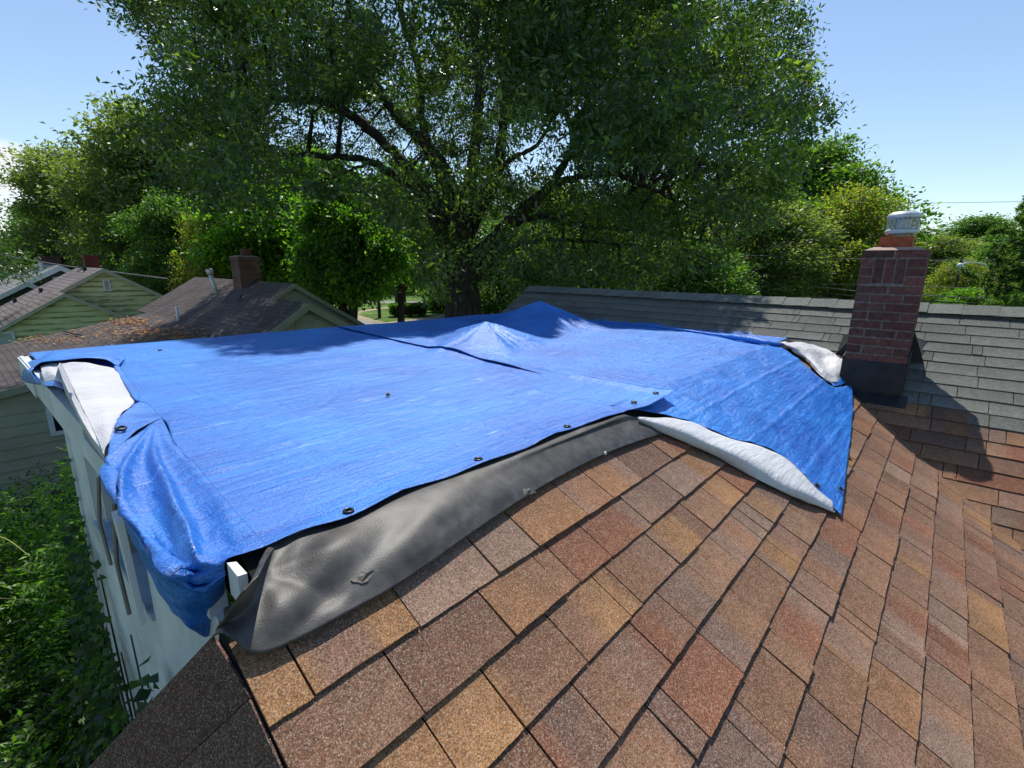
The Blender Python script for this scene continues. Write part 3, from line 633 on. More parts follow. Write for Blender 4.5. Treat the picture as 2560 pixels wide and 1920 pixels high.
def eyelet(p, n, parent, r=.011):
    n = np.array(n, float); n /= np.linalg.norm(n); a = np.cross(n, (1, .3, .2)); a /= np.linalg.norm(a); b = np.cross(n, a)
    q = MB(); q.tube([p + (a*math.cos(t) + b*math.sin(t))*r for t in np.linspace(0, 2*math.pi, 17)], r*.38, 6, cap=False); q.build('eyelet', M['brass'], parent, True)
for x, y in ((871, 1277), (1196, 1148), (1418, 1066), (1585, 1005), (1640, 982), (400, 875)): eyelet(atZ(x, y, ZF+.020), (0, 0, 1), T1)
eyelet(atZ(302, 1071, ZF+.034), (0, -.2, 1), T1, .014)
q = MB(); p = atZ(970, 990, ZF+.02); q.lathe([(.001, .018), (.008, .014), (.011, .004), (.007, 0), (.001, 0)], p, 7); tag(q.build('dead_leaf', mat('dry_leaf', (.22, .15, .08), .9), None), 'small curled brown leaf lying on the blue tarp', 'leaf')

# tarp 2 (far, right)
seam2 = [(x - .10, y + .0) for x, y in seam]
c_r = [(5.33, 1.10), (5.335, 1.9), (5.33, 2.8), (5.34, 3.6), (5.33, 4.72)]
near2 = [(1.86, 1.094), (2.6, 1.094), (3.5, 1.094), (4.4, 1.094), c_r[0]]
sm = [near2[0]] + [p for p in seam2[1:]]
far2 = [(sm[-1][0] + (c_r[-1][0]-sm[-1][0])*t, 4.71 + .015*math.sin(t*19)) for t in np.linspace(0, 1, 9)]; far2[0] = sm[-1]; far2[-1] = c_r[-1]
G2 = coons(near2, far2, sm, c_r, 210, 190); nu, nv = G2.shape[:2]; G = np.zeros((nu, nv, 3))
for i in range(nu):
    for j in range(nv):
        x, y = G2[i, j]; u = i/(nu-1)
        tz = tents(x, y)
        z = max(ZF, TP*x+GX+.004 if x > 5.2 else -9) + .006 + flat_z(x, y, 3.) * (1 if u > .06 else .3) + tz
        v = j/(nv-1); sv = min(1, max(0, (v-.30)*7)); du_ = u*(nu-1)
        if du_ < 14: z += sv * (.012 * (1 - du_/14) + (.012*abs(n3(y*2.1, 4.)) + .003) * max(0, 1 - du_/4.)) - (1-sv)*.004
        G[i, j] = (x, y, z)
t2 = MB().grid(G)
ob = [.016, .03, .04, .035, .018]
jr = [[(1568, 1040), (1665, 993), (1760, 948), (1855, 903), (1950, 860)], [(1712, 1049), (1780, 1010), (1850, 970), (1925, 930), (2000, 900)], [(1830, 1095), (1885, 1050), (1945, 1010), (2000, 975), (2050, 945)],
      [(1954, 1137), (1990, 1095), (2030, 1055), (2062, 1010), (2090, 967)], [(2104, 1289), (2113, 1210), (2125, 1110), (2132, 1030), (2130, 962)]]
C = [[hit(a, b_, ob[j]) for a, b_ in rw] for j, rw in enumerate(jr)]
C[0] = [np.array([1.9 + (5.25-1.9)*t, 1.10, ZF+.012]) for t in (0, .1, .25, .5, 1.)]
C[0] = [np.array([hit(a, b_, .012)[0], 1.10, ZF+.014]) for a, b_ in jr[0]]
G = patch(C, 150, 130, .008, 4.5, 6.)
for i in range(G.shape[0]):
    for j in range(G.shape[1]):
        yy = G[i, j, 1]; G[i, j, 2] += .006*sum(math.exp(-((yy - y_)/.014)**2) for y_ in (.86, .62, .38)) + .004*n3(G[i, j, 0]*14, yy*14, 3.)
t2.grid(G)
# right end lobe
G = patch([[hit(2064, 944, .03), hit(2086, 952, .035), hit(2113, 936, .05), hit(2124, 908, .05)], [hit(2086, 965, .03), hit(2104, 962, .03), hit(2124, 948, .035), hit(2132, 918, .04)]], 12, 20, .003, 9.)
t2.grid(G)
# rolled edge along the grey roof
pts = [hit(1500, 803, .012), hit(1600, 812, .014), hit(1720, 827, .018), hit(1800, 838, .026), hit(1860, 846, .036), hit(1915, 856, .03), hit(1955, 862, .02)]
P_ = spline(pts, 60); t2.tube(P_, [.010 + .012*abs(n3(i*.13, 2)) + .016*math.exp(-((i-42)/10.)**2) for i in range(60)], 8)
pts = [atY(1165, 804, 4.72), atY(1205, 797, 4.74), atY(1250, 797, 4.76), atY(1290, 806, 4.72)]
P_ = spline(pts, 24); t2.tube(P_, [.02 + .015*math.sin(math.pi*i/23) for i in range(24)], 8)
T2 = t2.build('blue_tarp', M['blue_dull'], None, True)
md = T2.modifiers.new('thick', 'SOLIDIFY'); md.thickness = .0012; md.offset = -1
tag(T2, 'blue tarp on the right with two peaks and a triangular corner hanging over brown shingles', 'tarp')
wh = MB()
U = [(1594, 1043), (1712, 1050), (1812, 1090), (1954, 1138), (2030, 1213), (2082, 1254)]; Lw = [(1598, 1054), (1668, 1087), (1812, 1152), (1907, 1205), (1992, 1245), (2086, 1282)]
mid = [((a[0]+b_[0])/2, (a[1]+b_[1])/2) for a, b_ in zip(U, Lw)]
G = patch([HP(U, .040), HP(mid, [.035, .06, .07, .07, .055, .03]), HP(Lw, .016), HP([(a+2, b_-6) for a, b_ in Lw], .004)], 26, 80, .006, 7., 2.)
wh.grid(G); o_ = wh.build('turned_edge', M['white_tarp'], T2, True); m_ = o_.modifiers.new('thick', 'SOLIDIFY'); m_.thickness = .0015
wh = MB()
G = patch([HP([(1945, 854), (2012, 857), (2065, 872), (2099, 893), (2123, 907)], [.02, .04, .05, .05, .05]), HP([(1962, 862), (2018, 873), (2060, 900), (2094, 905), (2120, 922)], [.04, .085, .055, .095, .06]),
           HP([(1976, 870), (2020, 893), (2056, 926), (2084, 942), (2114, 938)], [.035, .06, .06, .05, .05]), HP([(1980, 878), (2016, 902), (2050, 938), (2080, 956), (2108, 954)], [.02, .025, .03, .03, .03])], 30, 50, .012, 9., 5.)
wh.grid(G); o_ = wh.build('turned_edge', M['white_tarp'], T2, True); m_ = o_.modifiers.new('thick', 'SOLIDIFY'); m_.thickness = .0015
for x, y in ((2044, 1213), (2103, 1222), (2124, 1147)): eyelet(hit(x, y, .036), (0, -.5, 1), T2)
q = MB()
for i in range(9):
    p = hit(1490 + RNG.random()*30, 812 + RNG.random()*6, .02); q.add([p + RNG.normal(0, .012, 3) for _ in range(4)], [(0,1,2,3)])
tag(q.build('leaf_litter', mat('orange_leaf', (.35, .13, .05), .9), None), 'pinch of orange dead leaves at the back edge of the right tarp', 'leaves', kind='stuff')
#@@PART2
# ------------------------------------------------------------------ ground and road
R_ = 900.
v = [(-R_, -R_, ZG), (R_, -R_, ZG), (R_, R_, ZG), (-R_, R_, ZG)]
tag(mesh_obj('ground', v, [(0,1,2,3)], M['grass']), kind='structure')
def gsheet(name, px, m_, dz, kind='structure'):
    P_ = [atZ(a, b_, ZG + dz) for a, b_ in px]; q = MB(); q.add(P_, [tuple(range(len(P_)))]); return tag(q.build(name, m_), kind=kind)
gsheet('verge', [(858, 772), (905, 790), (965, 806), (1080, 790), (1200, 770), (1290, 765), (1290, 778), (1200, 786), (1100, 806), (1000, 860), (860, 860), (800, 775)], M['dirt'], .004)
gsheet('road', [(700, 768), (858, 779), (900, 797), (960, 812), (1060, 818), (1300, 830), (1300, 900), (700, 900)], M['road'], .008)
gsheet('path', [(872, 786), (905, 776), (990, 765), (990, 767), (908, 780), (884, 789)], M['dirt'], .012)
gsheet('road', [(840, 750), (1020, 753), (1180, 757), (1180, 760), (1020, 757.5), (840, 757)], M['road'], .010)
q = MB(); q.add([(-9, -3, ZG+.01), (2.5, -3, ZG+.01), (2.5, 13, ZG+.01), (-9, 13, ZG+.01)], [(0,1,2,3)]); tag(q.build('soil', M['soil']), kind='structure')

# ------------------------------------------------------------------ neighbours
M['roofB'] = rows_mat('roof_purple_brown', (.068, .055, .055), (.090, .072, .068), mort=.010, dark=.45)
M['roofC'] = rows_mat('roof_rose_brown', (.17, .14, .135), (.21, .175, .165), h=.2, mort=.02, dark=.4)
M['roofD'] = rows_mat('roof_grey', (.20, .20, .19), (.25, .25, .235), h=.2)
M['sidB'] = mat('sage_siding', (.36, .37, .27), .8, .2, nscale=1.3, namp=.12)
M['sidD'] = mat('grey_siding', (.10, .115, .13), .8, .2, namp=.1)
M['sidE'] = mat('white_siding', (.66, .69, .74), .8, .2, namp=.06)
M['trimB'] = mat('sage_trim', (.27, .285, .21), .7, .25, namp=.1)
M['trimC'] = mat('pale_trim', (.40, .42, .33), .7, .25, namp=.1)
def sid_mildew():
    m, nt, b, L = newmat('mildewed_siding'); tcn = nd(nt, 'ShaderNodeTexCoord')
    sx = nd(nt, 'ShaderNodeSeparateXYZ'); L.new(tcn.outputs['Object'], sx.inputs[0])
    mp = nd(nt, 'ShaderNodeMapping'); mp.inputs['Scale'].default_value = (1.5, 1, 9); L.new(tcn.outputs['Object'], mp.inputs[0])
    no = nd(nt, 'ShaderNodeTexNoise', i_Scale=1.0, i_Detail=6., i_Roughness=.65); L.new(mp.outputs[0], no.inputs['Vector'])
    # patches hug the lower edge of each board
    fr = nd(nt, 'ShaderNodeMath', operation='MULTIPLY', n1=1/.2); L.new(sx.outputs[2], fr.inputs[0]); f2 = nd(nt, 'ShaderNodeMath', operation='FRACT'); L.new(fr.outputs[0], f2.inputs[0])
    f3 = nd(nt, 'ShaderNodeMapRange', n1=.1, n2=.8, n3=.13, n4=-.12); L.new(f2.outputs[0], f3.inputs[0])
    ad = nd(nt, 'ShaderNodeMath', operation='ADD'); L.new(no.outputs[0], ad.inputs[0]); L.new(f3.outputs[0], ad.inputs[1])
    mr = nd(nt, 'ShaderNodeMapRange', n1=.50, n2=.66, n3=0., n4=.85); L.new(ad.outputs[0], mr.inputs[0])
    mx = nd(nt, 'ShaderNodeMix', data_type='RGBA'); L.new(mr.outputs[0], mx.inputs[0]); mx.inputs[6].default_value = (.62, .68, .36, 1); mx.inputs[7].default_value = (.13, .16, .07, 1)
    L.new(mx.outputs[2], b.inputs['Base Color']); b.inputs['Roughness'].default_value = .8; return m
M['sidC'] = sid_mildew()
def siding(parent, poly, Y, m_, e=.2, name='siding', gap_first=0.):
    """lap boards on a wall facing -Y; poly is a convex outline in (x, z)"""
    zs = [p[1] for p in poly]; z = min(zs); mb = MB()
    def span(zz_):
        xs = []
        for (x0, z0), (x1, z1) in zip(poly, poly[1:] + poly[:1]):
            if (z0 - zz_) * (z1 - zz_) <= 0 and z0 != z1: xs.append(x0 + (x1-x0)*(zz_-z0)/(z1-z0))
        return (min(xs), max(xs)) if xs else None
    z = math.floor(z / e) * e
    while z < max(zs):
        a, b_ = max(z, min(zs) + 1e-4), min(z + e, max(zs) - 1e-4); sa, sb = span(a), span(b_)
        if sa and sb and b_ > a:
            mb.add([(sa[0], Y-.036, a), (sa[1], Y-.036, a), (sb[1], Y-.003, b_), (sb[0], Y-.003, b_), (sa[0], Y, a), (sa[1], Y, a)], [(0,1,2,3), (4,5,1,0)])
        z += e
    return mb.build(name, m_, parent)
def rake(parent, pts, Y, m_, w=.14, t=.03, name='rake_board'):
    mb = MB()
    for (x0, z0), (x1, z1) in zip(pts[:-1], pts[1:]):
        mb.hexa([(x0, Y-t, z0-w), (x1, Y-t, z1-w), (x1, Y, z1-w), (x0, Y, z0-w)], [(x0, Y-t, z0), (x1, Y-t, z1), (x1, Y, z1), (x0, Y, z0)])
    return mb.build(name, m_, parent)
def brick_stack(parent, c, w, d, z0, z1, name='chimney', tone=(.16, .055, .04), flue=True):
    m_ = rows_mat('brick_far_' + name + str(round(c[0], 1)), tone, tuple(x*1.35 for x in tone), w=.21, h=.075, ax='XZ', k=1., mort=.012, dark=1.2)
    q = MB(); q.box((c[0]-w/2, c[1]-d/2, z0), (c[0]+w/2, c[1]+d/2, z1)); q.box((c[0]-w/2-.03, c[1]-d/2-.03, z1), (c[0]+w/2+.03, c[1]+d/2+.03, z1+.10)); o = q.build(name, m_, parent)
    if flue:
        q = MB(); q.hexa([(c[0]-w/2-.02, c[1]-d/2-.02, z1+.102), (c[0]+w/2+.02, c[1]-d/2-.02, z1+.102), (c[0]+w/2+.02, c[1]+d/2+.02, z1+.102), (c[0]-w/2-.02, c[1]+d/2+.02, z1+.102)], [(c[0]-w/4, c[1]-d/4, z1+.15), (c[0]+w/4, c[1]-d/4, z1+.15), (c[0]+w/4, c[1]+d/4, z1+.15), (c[0]-w/4, c[1]+d/4, z1+.15)]); q.build('mortar_cap', M['mortar'], o)
        q = MB(); q.lathe([(w*.24, .12), (w*.26, .33), (w*.2, .34), (w*.18, .2)], (c[0]+w*.08, c[1], z1), 14); q.build('flue_pot', M['brick'], o)
    return o
# house B : sage siding, purple-brown roof ------------------------------------------------
hB = thing('sage_house', 'sage green house next door with a purple brown roof strewn with leaves', 'house', loc=(0, 0, 0))
Y1B, Y2B = 14., 21.9
xr, zr = 6.53, -.51; xk, zk = 4.56, -1.69; xe, ze = .35, -2.53; xR = 9.6; zR = zr - .6*(xR-xr)
q = MB(); q.slab([(xk, Y1B-.2, zk), (xr, Y1B-.2, zr), (xr, Y2B, zr), (xk, Y2B, zk)], .06); q.slab([(xr, Y1B-.2, zr), (xr, Y2B, zr), (xR, Y2B, zR), (xR, Y1B-.2, zR)], .06)
q.slab([(xe-6.5, Y1B-.2, ze-1.3), (xk, Y1B-.2, zk), (xk, Y2B-1.2, zk), (xe-6.5, Y2B-1.2, ze-1.3)], .06); rB = q.build('roof', M['roofB'], hB)
siding(hB, [(-6., ZG), (9.0, ZG), (9.0, -1.95), (xr, zr-.1), (xk, zk-.1), (-6., -3.75)], Y1B, M['sidB'], .235)
q = MB(); q.box((9.0, Y1B, ZG), (9.05, Y2B-.3, -1.9)); q.build('side_wall', M['sidB'], hB)
rake(hB, [(xe-6.5, ze-1.3), (4.2, zk-.36*.206)], Y1B-.2, M['trimB'], .15); rake(hB, [(5.8, zr-.6*(xr-5.8)), (xr, zr), (xR, zR)], Y1B-.2, M['trimB'], .13)
# projecting wing with the small gable
YW = 11.6; pk = (5.67, -.87); lw = (4.0, -1.94); rw = (7.5, -1.94)
zi = lambda x: zr - .6*(xr - x)
q = MB(); q.slab([(lw[0], YW-.25, lw[1]), (pk[0], YW-.25, pk[1]), (pk[0]+.02, 14.6, pk[1]), (lw[0], 14.6, lw[1])], .05); q.slab([(pk[0], YW-.25, pk[1]), (rw[0], YW-.25, rw[1]), (rw[0], 14.0, rw[1]), (pk[0], 14.0, pk[1])], .05)
q.build('wing_roof', M['roofB'], hB)
siding(hB, [(lw[0]+.15, ZG), (rw[0]-.15, ZG), (rw[0]-.15, rw[1]-.02), (pk[0], pk[1]-.12), (lw[0]+.15, lw[1])], YW, M['sidB'], .235, 'wing_siding')
rake(hB, [lw, pk, rw], YW-.25, M['trimB'], .17, name='wing_rake_board')
for b_ in (((lw[0]+.15, YW+.01, ZG), (lw[0]+.2, 14, lw[1])), ((rw[0]-.2, YW+.01, ZG), (rw[0]-.15, 14, rw[1]-.05))):
    q = MB(); q.box(*b_); q.build('wing_wall', M['sidB'], hB)
vt = MB(); vt.box((5.42, YW-.05, -1.72), (5.92, YW-.02, -1.28)); lv = vt.build('gable_louvre', M['sidB'], hB)
q = MB()
for i in range(7): q.hexa([(5.45, YW-.065, -1.70+i*.06), (5.89, YW-.065, -1.70+i*.06), (5.89, YW-.052, -1.70+i*.06), (5.45, YW-.052, -1.70+i*.06)], [(5.45, YW-.052, -1.67+i*.06), (5.89, YW-.052, -1.67+i*.06), (5.89, YW-.050, -1.67+i*.06), (5.45, YW-.050, -1.67+i*.06)])
q.build('slats', M['trimB'], lv)
wa, wb = atY(112, 1021, Y1B), atY(180, 1080, Y1B)
x0, x1, z1, z0 = wa[0], wa[0] + .92, wa[2], wb[2]
q = MB()
for lo, hi in (((x0, Y1B-.07, z0), (x0+.09, Y1B-.01, z1)), ((x1-.09, Y1B-.07, z0), (x1, Y1B-.01, z1)), ((x0+.09, Y1B-.07, z1-.09), (x1-.09, Y1B-.01, z1)), ((x0+.09, Y1B-.07, z0), (x1-.09, Y1B-.01, z0+.09))): q.box(lo, hi)
wf_ = q.build('window', M['vinyl'], hB); q = MB(); q.box((x0+.09, Y1B-.045, z0+.09), (x1-.09, Y1B-.03, z1-.09)); q.build('pane', M['glass'], wf_)
cB = atPl(620, 706, [-.6, 0, 1], zr-.6*xr); brick_stack(hB, (6.42, cB[1]), .62, .62, -1.2, zr+.62, tone=(.13, .07, .06))
q = MB(); pa = atPl(545, 738, [-.6, 0, 1], zr-.6*xr); q.tube([pa-np.array([0,0,.1]), pa+np.array([-.12, .12, .72])], .06, 10); q.tube([pa+np.array([-.10, .10, .64]), pa+np.array([-.125, .125, .80])], .1, 10); q.build('flue_pipe', M['galv'], hB, True)
q = MB(); pa = atPl(446, 802, [-.6, 0, 1], zr-.6*xr); q.tube([pa-np.array([0,0,.1]), pa+np.array([0, 0, .42])], .04, 8); q.build('vent_pipe', M['vinyl'], hB, True)
# leaf litter on that roof
lv = MB(); rl = random.Random(3)
for px, py, sx_, sy_, n in ((330, 806, 30, 6, 330), (400, 834, 55, 9, 420), (110, 850, 70, 8, 260), (300, 830, 60, 10, 240), (470, 845, 30, 10, 200)):
    for k in range(n):
        a, b_ = px + rl.gauss(0, sx_), py + rl.gauss(0, sy_)
        p = atPl(a, b_, [-.6, 0, 1], zr-.6*xr)
        if p[0] < xk: p = atPl(a, b_, [-.2, 0, 1], zk-.2*xk)
        if p[1] < 13.9 or p[1] > 21 or p[0] < .4: continue
        p = p + np.array([0, 0, .03]); s_ = rl.uniform(.015, .042); t = rl.random()*3; c = rl.choice([(.42, .16, .05), (.36, .2, .09), (.24, .11, .05), (.45, .3, .12)])
        lv.add([p + np.array([math.cos(t+u)*s_*q_, math.sin(t+u)*s_, rl.uniform(0, .03)]) for u, q_ in ((0, 1.6), (1.57, .6), (3.14, 1.6), (4.71, .6))], [(0,1,2,3)], c)
tag(lv.build('leaf_litter', mat('litter', (1, 1, 1), .9, tint=True)), 'orange brown dead leaves scattered on the neighbouring roof', 'leaves', kind='stuff')
for a, b_, c_ in (((160, 833), (183, 839), (204, 843)), ((330, 832), (352, 838), (372, 842)), ((596, 757), (600, 750), (607, 742)), ((632, 709), (645, 702), (655, 700))):
    q = MB(); P_ = [atPl(*k_, [-.6 if k_[0] > 300 else -.2, 0, 1], (zr-.6*xr) if k_[0] > 300 else zk-.2*xk) + np.array([0, 0, .06]) for k_ in (a, b_, c_)]; q.tube(P_, .02, 5)
    o = q.build('fallen_branch', M['bark']); tag(o, {160: 'longest fallen twig, low on the leafy part of the neighbouring roof', 330: 'short dark twig among the orange leaves on the neighbouring roof', 596: 'thin crooked twig on the upper slope of the purple brown roof', 632: 'twig resting beside the chimney on the neighbouring ridge'}[a[0]], 'branch', 'fallen branches on the neighbouring roof')

# house C : mildewed yellow-green siding ------------------------------------------------
hC = thing('green_house', 'yellow green house with dark mildew streaks on both of its gables', 'house')
YC = 26.; P_ = atY(255, 670, YC); xc, zc = P_[0], P_[2]; yfar = atPl(196, 670, [1, 0, 0], xc)[1]
sC = .6; xl = 1.0; xrC = 8.2
q = MB(); q.slab([(xl-3, YC-.2, zc-sC*(xc-xl+3)), (xc, YC-.2, zc), (xc, yfar, zc), (xl-3, yfar, zc-sC*(xc-xl+3))], .08); q.slab([(xc, YC-.2, zc), (xrC, YC-.2, zc-sC*(xrC-xc)), (xrC, yfar, zc-sC*(xrC-xc)), (xc, yfar, zc)], .08)
q.build('roof', M['roofC'], hC)
siding(hC, [(xl-2, ZG), (xrC-.3, ZG), (xrC-.3, zc-sC*(xrC-.3-xc)-.1), (xc, zc-.1), (xl-2, zc-sC*(xc-xl+2)-.1)], YC, M['sidC'], .2)
rake(hC, [(xl-2.8, zc-sC*(xc-xl+2.8)), (xc, zc), (xrC, zc-sC*(xrC-xc))], YC-.2, M['trimC'], .16)
YF = 24.; pf = (2.89, -1.10); lf = (.9, -2.32); rf = (5.1, -2.36)
q = MB(); q.slab([(lf[0], YF-.2, lf[1]), (pf[0], YF-.2, pf[1]), (pf[0], 26.6, pf[1]), (lf[0], 26.6, lf[1])], .07); q.slab([(pf[0], YF-.2, pf[1]), (rf[0], YF-.2, rf[1]), (rf[0], 26., rf[1]), (pf[0], 26., pf[1])], .07); q.build('wing_roof', M['roofC'], hC)
siding(hC, [(lf[0]+.15, ZG), (rf[0]-.15, ZG), (rf[0]-.15, rf[1]), (pf[0], pf[1]-.1), (lf[0]+.15, lf[1])], YF, M['sidC'], .2, 'wing_siding')
rake(hC, [lf, pf, rf], YF-.2, M['trimC'], .13, name='wing_rake_board')
la, lb = atY(254, 698, YC), atY(278, 727, YC)
q = MB(); q.box((la[0], YC-.07, lb[2]), (lb[0], YC-.03, la[2])); lv = q.build('gable_louvre', M['vinyl'], hC); q = MB(); n_ = 9; h_ = (la[2]-lb[2]-.1)/n_
for i in range(n_): q.box((la[0]+.05, YC-.075, lb[2]+.06+i*h_), (lb[0]-.05, YC-.071, lb[2]+.06+i*h_+h_*.45))
q.build('slats', M['glass'], lv)
wc = atY(8, 828, YF); q = MB(); q.box((wc[0]-.5, YF-.06, wc[2]-1.1), (wc[0]+.25, YF-.025, wc[2])); wn_ = q.build('window', M['vinyl'], hC); q = MB(); q.box((wc[0]-.42, YF-.068, wc[2]-1.0), (wc[0]+.17, YF-.061, wc[2]-.1)); q.build('pane', mat('pale_blind', (.38, .47, .47), .5), wn_)
brick_stack(hC, (xc+.25, yfar-1.6), .5, .5, zc-1, zc+.42, tone=(.13, .035, .03), flue=False)
for px, py in ((38, 756), (103, 730), (213, 677)):
    q = MB(); p = atPl(px, py, [-sC, 0, 1], zc-sC*xc); q.tube([p-np.array([0,0,.1]), p+np.array([0,0,.16])], .07, 8); q.build('vent_pipe', M['flash'], hC)
# house D : grey gable behind, house E : white
hD = thing('grey_house', 'grey sided house with pale eaves behind the green house', 'house')
YD = 37.; P_ = atY(146, 663, YD); xd, zd = P_[0], P_[2]
q = MB(); q.slab([(xd-7, YD-.4, zd-3.9), (xd, YD-.4, zd), (xd, YD+9, zd), (xd-7, YD+9, zd-3.9)], .12); q.slab([(xd, YD-.4, zd), (xd+4.5, YD-.4, zd-2.6), (xd+4.5, YD+9, zd-2.6), (xd, YD+9, zd)], .12); q.build('roof', M['roofD'], hD)
siding(hD, [(xd-5.5, ZG), (xd+4.2, ZG), (xd+4.2, zd-2.5), (xd, zd-.1), (xd-5.5, zd-3.2)], YD, M['sidD'], .25)
rake(hD, [(xd-7, zd-3.9), (xd, zd), (xd+4.5, zd-2.6)], YD-.4, M['vinyl'], .28)
q = MB(); q.box((xd-.35, YD-.08, zd-1.6), (xd+.75, YD-.03, zd-.62)); q.build('window', M['vinyl'], hD)
YD2 = 33.; P_ = atY(64, 704, YD2); x2, z2 = P_[0], P_[2]
q = MB(); q.slab([(x2-4, YD2-.3, z2-2.3), (x2, YD2-.3, z2), (x2, YD, z2), (x2-4, YD, z2-2.3)], .1); q.slab([(x2, YD2-.3, z2), (x2+3, YD2-.3, z2-1.8), (x2+3, YD, z2-1.8), (x2, YD, z2)], .1); q.build('wing_roof', M['roofD'], hD)
siding(hD, [(x2-3.5, ZG), (x2+2.8, ZG), (x2+2.8, z2-1.7), (x2, z2-.1), (x2-3.5, z2-2.1)], YD2, M['sidD'], .25, 'wing_siding'); rake(hD, [(x2-4, z2-2.3), (x2, z2), (x2+3, z2-1.8)], YD2-.3, M['vinyl'], .22, name='wing_rake_board')
p = atY(126, 668, YD+6); brick_stack(hD, (p[0], p[1]), 1., .9, zd-1.2, p[2]+.55, tone=(.1, .05, .045), flue=False)
q = MB(); p = atY(106, 672, YD+2); q.tube([p-np.array([0,0,.9]), p+np.array([0,0,.35])], .12, 8); q.build('flue_pipe', M['galv'], hD)
hE = thing('white_house', 'white house mostly hidden at the far left edge', 'house')
YE = 52.; P_ = atY(16, 650, YE); xe_, ze_ = P_[0], P_[2]
q = MB(); q.slab([(xe_-6, YE-.4, ze_-3.4), (xe_, YE-.4, ze_), (xe_, YE+8, ze_), (xe_-6, YE+8, ze_-3.4)], .15); q.slab([(xe_, YE-.4, ze_), (xe_+5, YE-.4, ze_-2.9), (xe_+5, YE+8, ze_-2.9), (xe_, YE+8, ze_)], .15); q.build('roof', mat('roof_tan', (.30, .22, .17), .9), hE)
siding(hE, [(xe_-5, ZG), (xe_+4.6, ZG), (xe_+4.6, ze_-2.7), (xe_, ze_-.15), (xe_-5, ze_-2.9)], YE, M['sidE'], .3)
q = MB(); p = atY(52, 678, YE); q.box((p[0]-.35, YE-.08, p[2]-.4), (p[0]+.35, YE-.03, p[2]+.4)); q.build('gable_louvre', M['vinyl'], hE)

# ------------------------------------------------------------------ trees
def unit(a): return a / (np.linalg.norm(a, axis=-1, keepdims=True) + 1e-9)
def leaf_quads(P, D, L, Wd, rng, flat=.6):
    """folded lance-shaped leaves: P base points, D directions"""
    n = len(P); D = unit(D); U = rng.normal(size=(n, 3)); U[:, 2] += flat; S = unit(np.cross(D, U)); L = L * rng.uniform(.65, 1.3, (n, 1)); Wd = Wd * rng.uniform(.7, 1.25, (n, 1))
    N = unit(np.cross(S, D)); tip = P + D*L - N*L*.12
    V = np.stack([P, P + D*L*.45 + S*Wd*.5 + N*Wd*.12, tip, P + D*L*.45 - S*Wd*.5 + N*Wd*.12], 1).reshape(-1, 3)
    return V, np.arange(n*4).reshape(n, 4)
def leaf_obj(name, P, D, L, Wd, pal, m_, parent, rng, flat=.6, cidx=None, kind=None):
    V, Fq = leaf_quads(P, D, L, Wd, rng, flat); pal = np.array(pal); n = len(P)
    ci = rng.integers(0, len(pal), n) if cidx is None else cidx % len(pal)
    c = pal[ci] * rng.uniform(.72, 1.3, (n, 1)); c = np.repeat(c, 4, 0)
    o = mesh_obj(name, V, Fq, m_, parent, c); 
    if kind: o['kind'] = kind
    return o
def crown_points(blobs, ncl, per, clr, rng, inner=.35, droop=.35, under=.25):
    """leaf clusters through the outer part of every blob; returns positions, directions, cluster ids"""
    w = np.array([b[3]**2 for b in blobs]); bi = rng.choice(len(blobs), ncl, p=w/w.sum()); B = np.array([b[:3] for b in blobs])[bi]; R = np.array([b[3] for b in blobs])[bi]
    d = unit(rng.normal(size=(ncl, 3))); d[:, 2] = np.where(d[:, 2] < 0, d[:, 2]*(.55), d[:, 2]); rr = (inner + (1-inner)*rng.random(ncl)**.6)
    rr *= 1 + .30*np.sin(d[:, 0]*7+B[:, 0]*3) * np.cos(d[:, 1]*6+B[:, 2])
    Cc = B + d*(R*rr)[:, None]; asp = rng.uniform(.5, 2.0, (ncl, 1))
    P = np.repeat(Cc, per, 0) + np.clip(rng.normal(size=(ncl*per, 3)), -1.7, 1.7) * clr * np.repeat(asp, per, 0) * np.array([1, 1, .62])
    out = np.repeat(d, per, 0); D = out*.7 + rng.normal(size=P.shape)*.6; D[:, 2] -= droop
    return P, D, np.repeat(np.arange(ncl), per), Cc
def trunk_limbs(parent, h, blobs, rng, r0=.32, m_=None, lean=0., multi=1):
    q = MB()
    for k in range(multi):
        off = np.array([rng.uniform(-.4, .4)*(multi > 1)*1.6, rng.uniform(-.4, .4)*(multi > 1)*1.6, 0]); top = np.array([off[0]*2.2, off[1]*2.2, h*.55])
        q.tube([off*.3 + np.array([0, 0, -.2]), off*.5 + np.array([.05, 0, h*.1]), off + np.array([-.06, .04, h*.3]), top], [r0*1.3, r0, r0*.75, r0*.4], 9, cap=False)
    for b in blobs[:9]:
        s_ = np.array([0, 0, h*rng.uniform(.22, .45)]); e = np.array(b[:3]); mpt = (s_+e)/2 + np.array([0, 0, -.05*h*rng.random()])
        q.tube([s_, mpt, e], [r0*.42, r0*.26, r0*.08], 6, cap=False)
    return q.build('trunk', m_ or M['bark'], parent, True)
G_DARK = [(0.045, 0.093, 0.03), (0.057, 0.117, 0.033), (0.039, 0.083, 0.033), (0.075, 0.135, 0.039)]
G_MID = [(0.065, 0.127, 0.031), (0.085, 0.153, 0.034), (0.055, 0.107, 0.031), (0.104, 0.169, 0.046)]
G_BRIGHT = [(0.091, 0.195, 0.023), (0.117, 0.227, 0.029), (0.072, 0.156, 0.023), (0.156, 0.247, 0.033)]
G_YEL = [(0.169, 0.195, 0.046), (0.208, 0.208, 0.052), (0.13, 0.169, 0.039), (0.234, 0.195, 0.065)]
G_OLIVE = [(.15, .18, .085), (.12, .155, .07), (.18, .20, .10), (.10, .13, .06)]
